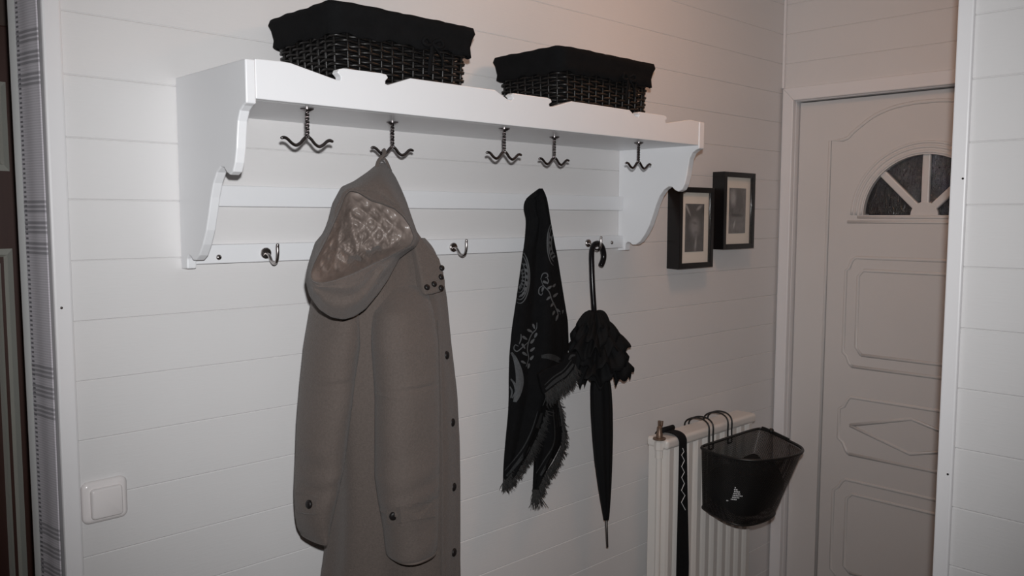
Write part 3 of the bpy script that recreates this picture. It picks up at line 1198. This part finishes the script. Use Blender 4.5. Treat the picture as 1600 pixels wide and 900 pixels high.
# hood brim seam line
# collar flap with its press studs
cpoly = [(643, 352), (651, 358), (662, 374), (672, 386), (681, 394), (688, 404), (693, 420), (697, 438), (697.5, 447), (690, 456), (678, 460), (665, 462), (660, 440), (655, 416), (650, 392)]
b = MB()
b.prism(cpoly, lambda x, y: unY(x, y, np.interp(y, (352, 462), (-.185, -.235))), lambda x, y: unY(x, y, np.interp(y, (352, 462), (-.185, -.235))) + Vector((0.0, 0.05, 0)))
collar = b.build('collar', 'coat', coat, bevel=0.006, seg=3)
cbv = b.bvh()


def button(bv, px, py, r, parent):
    h, n, d = cast(bv, px, py)
    if h is None:
        h, n = unY(px, py, -0.2), -d
    if n.dot(d) > 0:
        n = -n
    m = MB()
    m.lathe([(r, -0.001), (r, 0.0018), (r * 0.8, 0.0036), (r * 0.45, 0.0044), (0.0002, 0.0046)], h, n, 16)
    return m.build('button', 'button', parent, smooth=True)


bbv, slv, sfv = body.bvh(), sl_left.bvh(), sl_front.bvh()
for q in ((678, 444), (667, 449), (689, 433), (689, 450), (690, 419)):
    button(cbv, q[0], q[1], 0.0058, collar)
# front placket and its buttons
PKL = [(500, 684), (540, 686), (620, 688.5), (700, 689.5), (764, 690), (846, 690), (900, 690), (960, 690)]
pk = MB()
Lp, Rp = [], []
for t in np.linspace(500, 960, 60):
    xl = np.interp(t, [q[0] for q in PKL], [q[1] for q in PKL])
    xr = np.interp(t, (500, 540, 620, 700, 764, 960), (699.5, 703, 712, 716.5, 717.5, 718))
    a, _, d = cast(bbv, xl, t)
    c, _, d_ = cast(bbv, xr, t)
    if a is None or c is None:
        continue
    Lp.append(a - d * 0.004)
    Rp.append(c - d_ * 0.002)
n = len(Lp)
Bp = [p + Vector((0.004, 0.006, 0)) for p in Lp]
pk.add(Lp + Rp + Bp, [(i, i + 1, n + i + 1, n + i) for i in range(n - 1)] + [(i, 2 * n + i, 2 * n + i + 1, i + 1) for i in range(n - 1)])
plk = pk.build('front_placket', 'coat', coat, smooth=True, angle=50, fix=False)
pbv = pk.bvh()
for q in ((697.5, 555), (706.5, 660), (708.5, 761), (709, 863)):
    button(pbv, q[0], q[1], 0.0084, plk)


def tab(bv, pts, parent, thick=0.0055):
    F, B = [], []
    for q in pts:
        h, nn_, d = cast(bv, *q)
        if h is None:
            h = unY(q[0], q[1], -0.2)
        F.append(h - d * thick)
        B.append(h + d * 0.002)
    m = MB()
    k = len(F)
    m.add(F + B, [tuple(range(k)), tuple(range(2 * k - 1, k - 1, -1))] + [(i, i + k, (i + 1) % k + k, (i + 1) % k) for i in range(k)])
    return m.build('cuff_tab', 'coat', parent, bevel=0.0015), m.bvh()


tb, tv = tab(slv, [(462, 767), (474, 770), (496, 777), (494, 805), (476, 803), (462, 800)], sl_l)
button(tv, 483, 788, 0.0078, tb)
tb, tv = tab(sfv, [(603, 796), (625, 792), (655, 786), (680, 783), (681, 808), (655, 812), (628, 817), (604, 820)], sl_f)
button(tv, 615, 806, 0.0082, tb)
# hanging loop
hk = (UH[1][0] - 0.022, UH[1][1], ZB - 0.048 - 0.0115)
pts = [unY(588, 262, -.150), unY(592, 250, -.147), Vector((hk[0] - 0.004, hk[1] - .0085, hk[2] - 0.004)), Vector((hk[0], hk[1], hk[2] + 0.0055)), Vector((hk[0] + 0.004, hk[1] + .0115, hk[2] - 0.004)), unY(604, 252, -.140), unY(611, 268, -.142)]
b = MB()
b.tube(smooth_path(pts, 5), 0.0042, 8, flat=0.45)
b.build('hanging_loop', 'coat', coat, smooth=True)

# ------------------------------------------------------------------ scarf
scarf = thing('scarf', 'black fringed scarf with grey leaf and medallion pattern draped on a rail hook', 'scarf', (-1.28, -0.06, 1.0))


def scarf_fold(t, s, py):
    return 0.22 * math.sin(4 * t + 1.0 + 0.6 * s) + 0.14 * math.sin(7 * t + 2.2 - s)


main = loft([(294.5, 842, 848, -.07, .012), (300, 835, 851, -.07, .02), (308, 821, 854.5, -.07, .026), (325, 817, 857.5, -.07, .030), (342, 822, 860, -.07, .030), (373, 820, 865.5, -.068, .032), (407, 815, 872, -.066, .034), (463, 807, 880.5, -.064, .036),
             (507, 800, 887.5, -.062, .038), (547, 796, 889, -.06, .038), (580, 795, 884, -.058, .036), (612, 795, 873, -.058, .034), (640, 794, 858, -.058, .030), (660, 792, 852, -.058, .028), (681, 790, 845, -.056, .024), (705, 788, 832, -.054, .02),
             (729, 786.5, 818, -.052, .016), (748, 786, 803, -.050, .012), (760, 786, 793, -.05, .006)],
            n=80, power=2.0, fold=scarf_fold, step=5)
mo = main.build('scarf_drape', 'black_wool', scarf, smooth=True)
tail = loft([(560, 838, 878, -.038, .014), (600, 834, 875, -.038, .018), (629, 834, 873.5, -.038, .02), (653, 834, 876, -.038, .02), (674, 834, 879, -.038, .02), (698, 834, 878, -.038, .018), (720, 834, 866, -.038, .014), (745, 833, 850, -.038, .010), (768, 832, 842, -.038, .006)],
            n=56, power=2.0, fold=scarf_fold, step=5)
tail.build('scarf_tail', 'black_wool', scarf, smooth=True)
# turned-over corner
fl_poly = [(842, 585), (852, 578), (868, 571), (880, 566), (884, 554), (893, 551), (902, 552), (901, 566), (897, 577), (886, 590), (873, 600), (860, 610), (850, 617), (846, 604)]
b = MB()
b.prism(fl_poly, lambda x, y: unY(x, y, -.114 - 0.0004 * (x - 842)), lambda x, y: unY(x, y, -.114 - 0.0004 * (x - 842)) + Vector((0.003, 0.012, 0)))
flap = b.build('turned_corner', 'black_wool', scarf, bevel=0.002)
fbv = b.bvh()
# fringe along the cut edges
def fringe(edges, y, length, count, name='fringe', rad=0.0009):
    m = MB()
    for edge, dirn, yy, ln, cnt in edges:
        E = [np.array(p, float) for p in edge]
        seg = [np.linalg.norm(E[i + 1] - E[i]) for i in range(len(E) - 1)]
        T = sum(seg)
        for _ in range(cnt):
            s = random.random() * T
            i = 0
            while i < len(seg) - 1 and s > seg[i]:
                s -= seg[i]
                i += 1
            p = E[i] + (E[i + 1] - E[i]) * (s / seg[i])
            d = np.array(dirn, float)
            d /= np.linalg.norm(d)
            a = random.gauss(0, 0.22)
            d = np.array((d[0] * math.cos(a) - d[1] * math.sin(a), d[0] * math.sin(a) + d[1] * math.cos(a)))
            L_ = ln * random.uniform(0.55, 1.1)
            y0 = yy + random.uniform(-0.008, 0.008)
            q0, q1, q2 = p - d * 3, p + d * L_ * 0.55 + rng.normal(0, 0.6, 2), p + d * L_ + rng.normal(0, 1.3, 2)
            m.tube([unY(q0[0], q0[1], y0), unY(q1[0], q1[1], y0 - 0.002), unY(q2[0], q2[1], y0)], [0.0010, 0.0009, 0.0005], 3)
    o = m.build(name, 'fringe', scarf, fix=False)
    o['kind'] = 'stuff'
    return o


fringe([([(852, 640), (846, 660), (838, 682), (826, 708), (810, 730), (796, 748), (787, 758)], (0.62, 0.78), -.058, 15, 520),
        ([(872, 626), (877, 655), (880, 675), (878, 700), (866, 724), (850, 748), (842, 768)], (0.45, 0.9), -.042, 14, 420),
        ([(832, 768), (842, 768)], (0.05, 1), -.042, 27, 60),
        ([(899, 570), (888, 590), (872, 602), (852, 618)], (0.35, 0.93), -.122, 20, 380),
        ([(787, 750), (788, 758)], (0.05, 1), -.052, 16, 30)], 0, 0, 0)
# light band on the turned-over edges
mbv = main.bvh()
tbv = tail.bvh()
pr_ = MB()
for off, wd in ((1.5, 6.0), (8.0, 2.0)):
    stroke(pr_, mbv, [(848 - off, 646 - off * .4), (844 - off, 660 - off * .4), (837 - off, 680 - off * .4), (825 - off, 704 - off * .5), (808 - off, 727 - off * .6), (793 - off, 745 - off * .7)], wd)
    stroke(pr_, tbv, [(872 - off, 640), (875 - off, 675), (872 - off, 700 - off * .4), (859 - off, 722 - off * .5), (846 - off, 744 - off * .6)], wd)
    stroke(pr_, fbv, [(897 - off * .5, 570 - off), (884 - off * .4, 586 - off), (868 - off * .4, 597 - off), (853 - off * .3, 610 - off)], wd)
stroke(pr_, fbv, [(889, 562), (893, 556), (899, 555)], 4)
stroke(pr_, mbv, [(846, 557), (858, 557), (870, 561), (880, 569)], 9)
pr_.build('woven_border', 'border_print', scarf, fix=False)
# medallions
md = MB()
for (cx, cy, rx, ry) in ((818, 433, 1.0, 1.0),):
    for s in (1.0, 0.86, 0.58, 0.3):
        stroke(md, mbv, [(812 + 15.5 * s * math.cos(a), 433 + 41 * s * math.sin(a)) for a in np.linspace(-PI / 2 - 0.3, PI / 2 + 0.3, 16)], 1.9 if s > 0.8 else 1.4)
    for k in range(9):
        a = -PI / 2 + PI * (k + 0.5) / 9
        leaf(md, mbv, 812 + 11.2 * math.cos(a), 433 + 29.5 * math.sin(a), 8, 3.6, a * 1.0 + 1.2)
        leaf(md, mbv, 811 + 6.6 * math.cos(a), 433 + 17 * math.sin(a), 6, 3, a)
for s in (1.0, 0.82, 0.5):
    stroke(md, mbv, [(868 - 13 * s * math.cos(a), 380 + 36 * s * math.sin(a)) for a in np.linspace(-1.3, 1.3, 14)], 1.8)
for k in range(7):
    a = -1.1 + 2.2 * k / 6
    leaf(md, mbv, 869 - 9 * math.cos(a), 380 + 24 * math.sin(a), 7, 3, a + 1.3)
md.build('medallion_print', 'grey_print', scarf, fix=False)
# leaf sprays
lf = MB()


def spray(stem, leaves, curls):
    stroke(lf, mbv, stem, 1.7)
    for (x, y, l, wd, a) in leaves:
        leaf(lf, mbv, x, y, l, wd, a)
    for c in curls:
        stroke(lf, mbv, c, 1.9)


spray([(845, 436), (849, 446), (858, 456), (862, 468), (868, 480), (872, 492), (869, 500)],
      [(852, 441, 9, 4, 0.4), (848, 452, 9, 3.6, 1.9), (859, 449, 9, 4, -0.6), (866, 446, 7, 3.4, -0.9), (857, 466, 9, 3.6, 2.4), (868, 461, 10, 4, -0.7), (863, 476, 9, 3.6, 2.2), (875, 473, 10, 4, -0.8), (872, 485, 9, 3.6, 0.6), (865, 489, 8, 3.4, 2.0), (878, 488, 9, 4, -1.0), (870, 497, 10, 3.4, 1.9)],
      [[(845, 436), (848, 428), (854, 427), (856, 432), (852, 434)], [(849, 446), (843, 450), (842, 458), (846, 461), (848, 457)], [(855, 434), (857, 439), (855, 444)]])
spray([(839, 504), (838, 514), (831, 522), (826, 534), (824, 546), (826, 560), (822, 573)],
      [(834, 510, 9, 3.4, 1.2), (828, 517, 10, 4, 0.5), (837, 524, 9, 4, 2.0), (820, 528, 10, 4, 0.6), (832, 533, 10, 4, -0.9), (818, 541, 10, 3.8, 1.0), (832, 546, 10, 4, -0.7), (820, 553, 10, 4, 0.6), (831, 559, 9, 4, -0.9), (818, 566, 9, 3.6, 0.5), (826, 572, 9, 3.6, 1.8)],
      [[(826, 534), (817, 542), (808, 549), (803, 545), (805, 539), (810, 541)], [(814, 522), (814, 530), (811, 538)]])
lf.build('leaf_print', 'grey_print', scarf, fix=False)
pa = MB()
for s in (0, 3.2, 6.5):
    stroke(pa, mbv, [(797, 548), (806 - s * .4, 560), (814 - s, 580), (816 - s * 1.2, 598), (812 - s, 616), (806 - s * .5, 628)], 4.6)
stroke(pa, mbv, [(798, 592), (804, 600), (806, 612), (800, 622)], 4)
stroke(pa, mbv, [(797, 604), (800, 612), (798, 622)], 3)
pa.build('paisley_print', 'grey_print', scarf, fix=False)

# ------------------------------------------------------------------ umbrella
umb = thing('umbrella', 'closed black umbrella with ruffled trim and crook handle hanging from a rail hook', 'umbrella', (-1.04, -0.07, H - 0.92))
YU = -0.066
hp = [(938.5, 416), (942.5, 406), (943, 396), (940, 385), (934, 380.5), (927.5, 384), (924.5, 395), (924.8, 420), (926, 450), (928, 480), (929, 500)]
P = [unY(q[0], q[1], YU if i > 45 else np.interp(i, (25, 45), (-0.046, YU))) for i, q in enumerate(smooth_path(hp, 5))]
b = MB()
b.tube(P, [0.0062] + [0.0078] * 24 + [0.0072] * (len(P) - 25), 14)
b.build('crook_handle', 'black_gloss', umb, smooth=True)
b = MB()
b.tube([unY(929, 490, YU), unY(938, 600, YU), unY(947, 812, YU)], 0.004, 8)
b.build('shaft', 'dark_steel', umb, smooth=True)
# furled canopy with its soft pleats
rowsU = [(586, 925, 950, .02), (600, 922, 955, .02), (640, 922.5, 957.5, .022), (680, 925, 958, .022), (720, 928.5, 957, .02), (760, 934, 955.5, .016), (790, 939, 953.5, .011), (806, 942, 952.5, .008), (812, 943, 951.5, .006)]
can = loft([(r[0], r[1], r[2], YU, r[3]) for r in rowsU], n=56, power=2.0, fold=lambda t, s, py: 0.08 * math.sin(8 * t + 2.5 * s) + 0.03 * math.sin(3 * t), step=6)
can.build('furled_canopy', 'umb_cloth', umb, smooth=True)
b = MB()
b.tube([unY(947.2, 808, YU), unY(948.2, 835, YU), unY(949, 855, YU)], [0.0042, 0.0034, 0.003], 10)
b.build('ferrule', 'ferrule', umb, smooth=True)
# ruffles: tiers of gathered frill standing out from the shaft
c0, c1 = unY(929, 484, YU), unY(938, 588, YU)
scl = (unY(988, 540, YU) - unY(888, 540, YU)).length / 100
for i, (f, R, dz, wv, ph) in enumerate([(0.02, 0.040, -0.050, 7, 0.3), (0.14, 0.060, -0.058, 8, 1.2), (0.30, 0.077, -0.055, 9, 2.1), (0.48, 0.082, -0.060, 9, 0.0), (0.66, 0.082, -0.056, 8, 1.7), (0.80, 0.064, -0.040, 7, 0.9)]):
    c = c0.lerp(c1, f)
    rings = []
    n = 120
    for g in np.linspace(0, 1, 9):
        ring = []
        for k in range(n):
            t = 2 * PI * k / n
            r = 0.004 + R * (g ** 0.75) * (1 + 0.10 * math.sin(3 * t + ph * 2) * g)
            zz = dz * (g ** 1.9) + (0.015 * g) * math.sin(wv * t + ph + g * 1.0) + 0.007 * g * math.sin(2.3 * wv * t + ph * 3)
            r *= 1 + 0.10 * g * math.sin(wv * t + ph + 1.4)
            yy = c.y + r * math.sin(t) * 0.74
            ring.append((c.x + r * math.cos(t) * 1.18 + 0.012 * f, min(yy, -0.002), c.z + zz))
        rings.append(ring)
    m = MB()
    m.rings(rings, False, False)
    o = m.build('ruffle', 'umb_cloth', umb, smooth=True, fix=False)
    s = o.modifiers.new('cloth', 'SOLIDIFY')
    s.thickness = 0.0012
    s.offset = 0

# ------------------------------------------------------------------ picture frames
def picture_frame(x0, x1, z0, z1, photo, label, inset=(0.014, 0.052, 0.042, 0.046)):
    root = thing('picture_frame', label, 'picture frame', ((x0 + x1) / 2, 0, z0))
    D = 0.045
    fw = 0.016
    for (a, c, e, g) in ((x0, x0 + fw, z0, z1), (x1 - fw, x1, z0, z1), (x0 + fw, x1 - fw, z0, z0 + fw), (x0 + fw, x1 - fw, z1 - fw, z1)):
        rbox(a, c, -D, -0.0005, e, g).build('frame_side', 'frame', root, bevel=0.0012)
    rbox(x0 + fw, x1 - fw, -D + 0.010, -0.001, z0 + fw, z1 - fw).build('mat_board', 'mat', root)
    wx, wz = (x1 - x0 - 2 * fw), (z1 - z0 - 2 * fw)
    cx, cz = (x0 + x1) / 2, (z0 + z1) / 2
    px, pz = wx * 0.28, wz * 0.30
    px, pz = inset
    rbox(cx - px, cx + px, -D + 0.0088, -D + 0.0099, cz - pz, cz + pz).build('photo_print', photo, root)
    rbox(x0 + fw + 0.0003, x1 - fw - 0.0003, -D + 0.003, -D + 0.005, z0 + fw + 0.0003, z1 - fw - 0.0003).build('glass', 'picture_glass', root)


picture_frame(-0.665, -0.484, H - 0.180, H + 0.062, 'photo_a', 'black framed photo of a face in a cream mat beside the shelf end', (0.049, 0.072))
picture_frame(-0.428, -0.243, H - 0.128, H + 0.115, 'photo_b', 'higher black picture frame with grey photo hung nearest the entrance door', (0.049, 0.072))

# ------------------------------------------------------------------ light switch
sw = thing('light_switch', 'square white plastic rocker light switch on the boards beside the doorway', 'light switch', (-2.27, 0, H - 0.543))


def pillow(x0, x1, z0, z1, y0, y1, r, edge, name, mat):
    def rr(g):
        pts = []
        for cx, cz, a0 in ((x1 - r, z1 - r, 0), (x0 + r, z1 - r, PI / 2), (x0 + r, z0 + r, PI), (x1 - r, z0 + r, 1.5 * PI)):
            for k in range(7):
                a = a0 + PI / 2 * k / 6
                pts.append((cx + (r - g) * math.cos(a), cz + (r - g) * math.sin(a)))
        return pts
    m = MB()
    rs = []
    for g, y in ((0, y0), (0, y0 + (y1 - y0) * 0.35), (edge * 0.25, y0 + (y1 - y0) * 0.7), (edge * 0.6, y0 + (y1 - y0) * 0.92), (edge, y1)):
        rs.append([(x, y, z) for x, z in rr(g)])
    m.rings(rs)
    return m.build(name, mat, sw, smooth=True, angle=40)


pillow(-2.306, -2.233, H - 0.543, H - 0.471, -0.0003, -0.0095, 0.011, 0.007, 'switch_plate', 'plastic')
pillow(-2.2945, -2.2435, H - 0.5345, H - 0.4825, -0.009, -0.0175, 0.006, 0.003, 'rocker', 'plastic')

# ------------------------------------------------------------------ radiator
rad = thing('radiator', 'white panel radiator with vertical channels on the wall near the entrance door', 'radiator', (-0.55, -0.07, 0.15))
RX0, RX1, RY0, RY1 = -0.800, -0.322, -0.110, -0.045
RT = H - 0.655
ncol = 10
pw = (RX1 - RX0) / ncol
cm = None
for i in range(ncol):
    x0 = RX0 + i * pw
    if cm is None:
        pr2 = [(0.002, RY1), (0.002, RY0 + 0.020), (0.006, RY0 + 0.006), (0.014, RY0 + 0.0005), (pw - 0.014, RY0 + 0.0005), (pw - 0.006, RY0 + 0.006), (pw - 0.002, RY0 + 0.020), (pw - 0.002, RY1)]
        m = MB()
        m.rings([[(x, y, 0.17) for x, y in pr2], [(x, y, RT - 0.028) for x, y in pr2]])
        o = m.build('channel', 'radiator')
        cm = o.data
        bpy.data.objects.remove(o)
    o = bpy.data.objects.new('channel', cm)
    col.objects.link(o)
    o.parent = rad
    o.matrix_parent_inverse = Matrix.Translation(-ORIGIN[rad.name])
    o.location = (x0, 0, 0)
rbox(RX0 - 0.004, RX1 + 0.004, RY0 - 0.004, RY1 + 0.006, RT - 0.030, RT).build('header', 'radiator', rad, bevel=0.010, seg=4)
rbox(RX0 - 0.004, RX1 + 0.004, RY0 - 0.004, RY1 + 0.006, 0.145, 0.175).build('header', 'radiator', rad, bevel=0.010, seg=4)
rbox(RX0, RX1, RY0 + 0.022, RY1 - 0.002, 0.17, RT - 0.02).build('back_panel', 'radiator', rad)
for x in (-0.72, -0.40):
    for z in (0.25, RT - 0.12):
        rbox(x - 0.015, x + 0.015, RY1 - 0.003, -0.0003, z - 0.02, z + 0.02).build('wall_bracket', 'radiator', rad)
pp = unY(1030, 700, -0.085)
PX = pp.x
PZ = unY(1030, 687, -0.085).z
b = MB()
b.tube([(PX, -0.085, 0.0), (PX, -0.085, PZ - 0.045)], 0.0085, 12)
b.build('pipe', 'radiator', rad, smooth=True, angle=40)
b = MB()
b.lathe([(0.012, 0), (0.012, 0.022), (0.0145, 0.024), (0.0145, 0.046), (0.010, 0.05)], (PX, -0.085, PZ - 0.052), (0, 0, 1), 8)
b.build('valve_body', 'radiator', rad)
b = MB()
b.tube([(PX, -0.085, PZ - 0.022), (RX0 + 0.01, -0.085, PZ - 0.022)], 0.0095, 10)
b.tube([(PX + 0.012, -0.085, PZ - 0.022), (PX + 0.024, -0.085, PZ - 0.022)], 0.0125, 6)
b.build('union', 'steel', rad)
b = MB()
b.lathe([(0.006, 0), (0.0185, 0.001), (0.0185, 0.005), (0.006, 0.007)], (PX, -0.085, PZ), (0, 0, 1), 20)
b.build('valve_flange', 'brass', rad)
b = MB()
b.lathe([(0.0095, 0.006), (0.0095, 0.018), (0.007, 0.022), (0.0075, 0.036), (0.004, 0.040)], (PX, -0.085, PZ), (0, 0, 1), 12)
b.tube([(PX, -0.085, PZ + 0.036), (PX + 0.010, -0.085, PZ + 0.040), (PX + 0.012, -0.085, PZ + 0.052)], 0.004, 8)
b.tube([(PX, -0.085, PZ + 0.036), (PX - 0.002, -0.085, PZ + 0.055)], 0.004, 8)
b.build('valve_stem', 'brass', rad, smooth=True, angle=40)

# ------------------------------------------------------------------ strap with the zigzag line
stp = thing('strap', 'long black strap with a pale zigzag line hung over the radiator', 'strap', (-0.75, -0.12, 0.4))
m = MB()
path = [(-0.034, RT - 0.05), (-0.034, RT - 0.012), (-0.042, RT + 0.004), (-0.070, RT + 0.008), (-0.100, RT + 0.007), (-0.118, RT - 0.006), (-0.1205, RT - 0.04), (-0.121, RT - 0.20), (-0.1215, 0.62), (-0.121, 0.36)]
path = [tuple(p) for p in smooth_path(path, 6)]
rs2 = []
xa0, xb0 = unY(1061.5, 690, -.12).x, unY(1072.5, 690, -.12).x
xa1, xb1 = unY(1056.5, 890, -.12).x, unY(1075, 890, -.12).x
for i, (y, z) in enumerate(path):
    t = np.interp(z, (unY(1056, 890, -.12).z, RT - 0.03), (1, 0))
    xa, xb = xa0 + (xa1 - xa0) * t, xb0 + (xb1 - xb0) * t
    j, k = max(0, i - 1), min(len(path) - 1, i + 1)
    tx, tz = path[k][0] - path[j][0], path[k][1] - path[j][1]
    L_ = math.hypot(tx, tz)
    ny_, nz_ = -tz / L_ * 0.0015, tx / L_ * 0.0015
    rs2.append([(xa, y + ny_, z + nz_), (xb, y + ny_, z + nz_), (xb, y - ny_, z - nz_), (xa, y - ny_, z - nz_)])
m.rings(rs2)
m.build('webbing', 'strap', stp)
sbv = m.bvh()
zz = MB()
zg = [(278, 258), (285, 275), (273, 292), (287, 320), (273, 350), (287, 378), (273, 405), (287, 435), (272, 470), (290, 495), (272, 530), (292, 568)]
zg = [(980 + x / 3.213, 620 + y / 3.213) for x, y in zg]
pts = []
for q in zg:
    h, _, d = cast(sbv, *q)
    if h is None:
        h = unY(q[0], q[1], -.1225)
    pts.append(h - d * 0.001)
zz.tube(pts, 0.0011, 6)
zz.build('zigzag_stitching', 'white_print', stp)
b = MB()
b.tube([(xa0 - 0.02, -0.062, RT + 0.012), (xb0 + 0.01, -0.066, RT + 0.013)], 0.008, 10)
b.build('strap_end', 'strap', stp, smooth=True)

# ------------------------------------------------------------------ bicycle basket
bb_ = thing('bicycle_basket', 'black wire mesh bicycle basket hooked over the top of the radiator', 'basket', (-0.53, -0.2, H - 0.91))
ZR = H - 0.70
rim = [(-0.648, -.126), (-0.672, -.160), (-0.684, -.205), (-0.686, -.262), (-0.662, -.308), (-0.614, -.340), (-0.560, -.358), (-0.510, -.362), (-0.466, -.348), (-0.432, -.318), (-0.385, -.245), (-0.352, -.190), (-0.332, -.150), (-0.345, -.128), (-0.45, -.124), (-0.55, -.124)]
bot = [(-0.640, -.128), (-0.655, -.150), (-0.662, -.185), (-0.664, -.225), (-0.650, -.258), (-0.615, -.276), (-0.565, -.284), (-0.520, -.284), (-0.485, -.276), (-0.462, -.258), (-0.445, -.220), (-0.430, -.180), (-0.418, -.145), (-0.425, -.130), (-0.48, -.126), (-0.57, -.126)]


def closed_smooth(pts, k):
    q = pts[-2:] + pts + pts[:3]
    s = smooth_path(q, k)
    return s[2 * k:2 * k + len(pts) * k]


rimS, botS = closed_smooth(rim, 5), closed_smooth(bot, 5)
nb = len(rimS)


def zbot(y):
    return H - 0.880 + (y + 0.126) * 0.16


bk = MB()
lev = 9
uvs = []
rings = []
acc = [0]
for k in range(1, nb + 1):
    acc.append(acc[-1] + float(np.linalg.norm(np.array(rimS[k % nb]) - np.array(rimS[k - 1]))))
for i in range(lev):
    f = i / (lev - 1)
    ring = []
    for k in range(nb):
        p = np.array(rimS[k]) * (1 - f) + np.array(botS[k]) * f
        ring.append((p[0], p[1], ZR * (1 - f) + zbot(botS[k][1]) * f))
        uvs.append((acc[k], f * 0.2))
    rings.append(ring)
bk.rings(rings, False, False)
c = sum((Vector(p) for p in rings[-1]), Vector()) / nb
o = len(bk.v)
for k in range(nb):
    bk.v.append(rings[-1][k])
    uvs.append((rings[-1][k][0], rings[-1][k][1]))
bk.f.append(tuple(range(o, o + nb)))
bk.uv = uvs
bk.build('mesh_body', 'screen', bb_, smooth=True, angle=50, fix=False)
b = MB()
b.tube([Vector((p[0], p[1], ZR)) for p in rimS] + [Vector((rimS[0][0], rimS[0][1], ZR))], 0.0042, 8)
b.build('rim_wire', 'black_metal', bb_, smooth=True)
b = MB()
b.tube([Vector(p) for p in rings[-1]] + [Vector(rings[-1][0])], 0.0032, 8)
b.build('base_wire', 'black_metal', bb_, smooth=True)
for q in ((1122, 1128), (1145, 1151)):
    pass
for xh in (-0.590, -0.486):
    root = None
    for dx in (-0.011, 0.011):
        pts = [(xh + dx, RY1 + 0.010, RT - 0.03), (xh + dx, RY1 + 0.011, RT + 0.004), (xh + dx, -0.060, RT + 0.022), (xh + dx, -0.095, RT + 0.024), (xh + dx, -0.117, RT + 0.008), (xh + dx, -0.119, RT - 0.03), (xh + dx, -0.120, ZR - 0.02)]
        b = MB()
        b.tube(smooth_path(pts, 5), 0.0026, 8)
        if root is None:
            root = b.build('hanging_hook', 'black_metal', bb_, smooth=True)
        else:
            b.build('hook_wire', 'black_metal', root, smooth=True)
    b = MB()
    b.tube([(xh - 0.011, -0.120, ZR - 0.02), (xh + 0.011, -0.120, ZR - 0.02)], 0.0026, 8)
    b.build('hook_wire', 'black_metal', root, smooth=True)
b = MB()
q = unZ(1221, 677, ZR)
b.lathe([(0.006, 0), (0.008, 0.004), (0.008, 0.010), (0.004, 0.014)], (-0.352, -.185, ZR), (0, 0, 1), 10)
b.build('handle_pivot', 'black_metal', bb_)
# folded handle resting on the far rim
b = MB()
b.tube([Vector((rimS[k][0] * 0.985 - 0.006, rimS[k][1] * 0.985, ZR + 0.006)) for k in range(48, 62)], 0.003, 8)
b.build('handle_wire', 'black_metal', bb_, smooth=True)
# maker's badge in white print on the front
kbv = bk.bvh()
bd = MB()
for (y0_, xa, xb) in ((762, 1148, 1150), (765, 1147, 1153), (768, 1147, 1156), (771, 1146, 1157), (774, 1145, 1160), (777, 1144, 1155), (780, 1142, 1151), (782, 1135, 1138)):
    x = xa
    while x < xb:
        ww = random.uniform(1.2, 2.4)
        stroke(bd, kbv, [(x, y0_ + 0.3 * (x - xa) * 0.3), (min(x + ww, xb), y0_ + 0.3 * (x + ww - xa) * 0.3)], 2.1, lift=0.002)
        x += ww + 0.7
bd.build('printed_badge', 'white_print', bb_, fix=False)
# dark bundle lying in the basket
nbr = []
for i in range(15):
    f = i / 14
    zf = 0.965 - 0.66 * min(f, 0.96)                          # from near the base up to below the rim
    g = 0.93 * (math.sin(PI * (0.10 + 0.86 * f)) ** 0.32)
    if i == 14:
        g = 0.45
    ring = []
    cx_ = sum(p[0] for p in rimS) / nb * (1 - zf) + sum(p[0] for p in botS) / nb * zf
    cy_ = sum(p[1] for p in rimS) / nb * (1 - zf) + sum(p[1] for p in botS) / nb * zf
    for k in range(nb):
        p = np.array(rimS[k]) * (1 - zf) + np.array(botS[k]) * zf
        wv = 1 + 0.03 * math.sin(k * 0.5 + i * 0.8)
        z_ = ZR * (1 - zf) + zbot(botS[k][1]) * zf
        if 7 < i < 14:
            z_ += 0.005 * math.sin(k * 0.31 + 1.0) * (f - 0.5) * 2
        ring.append((cx_ + (p[0] - cx_) * g * wv, cy_ + (p[1] - cy_) * g * wv, z_ + 0.004))
    nbr.append(ring)
m = MB()
m.rings(nbr)
bun = m.build('cloth_bundle', 'strap', smooth=True)
bun['label'] = 'dark cloth bundle lying inside the bicycle basket'
bun['category'] = 'cloth'
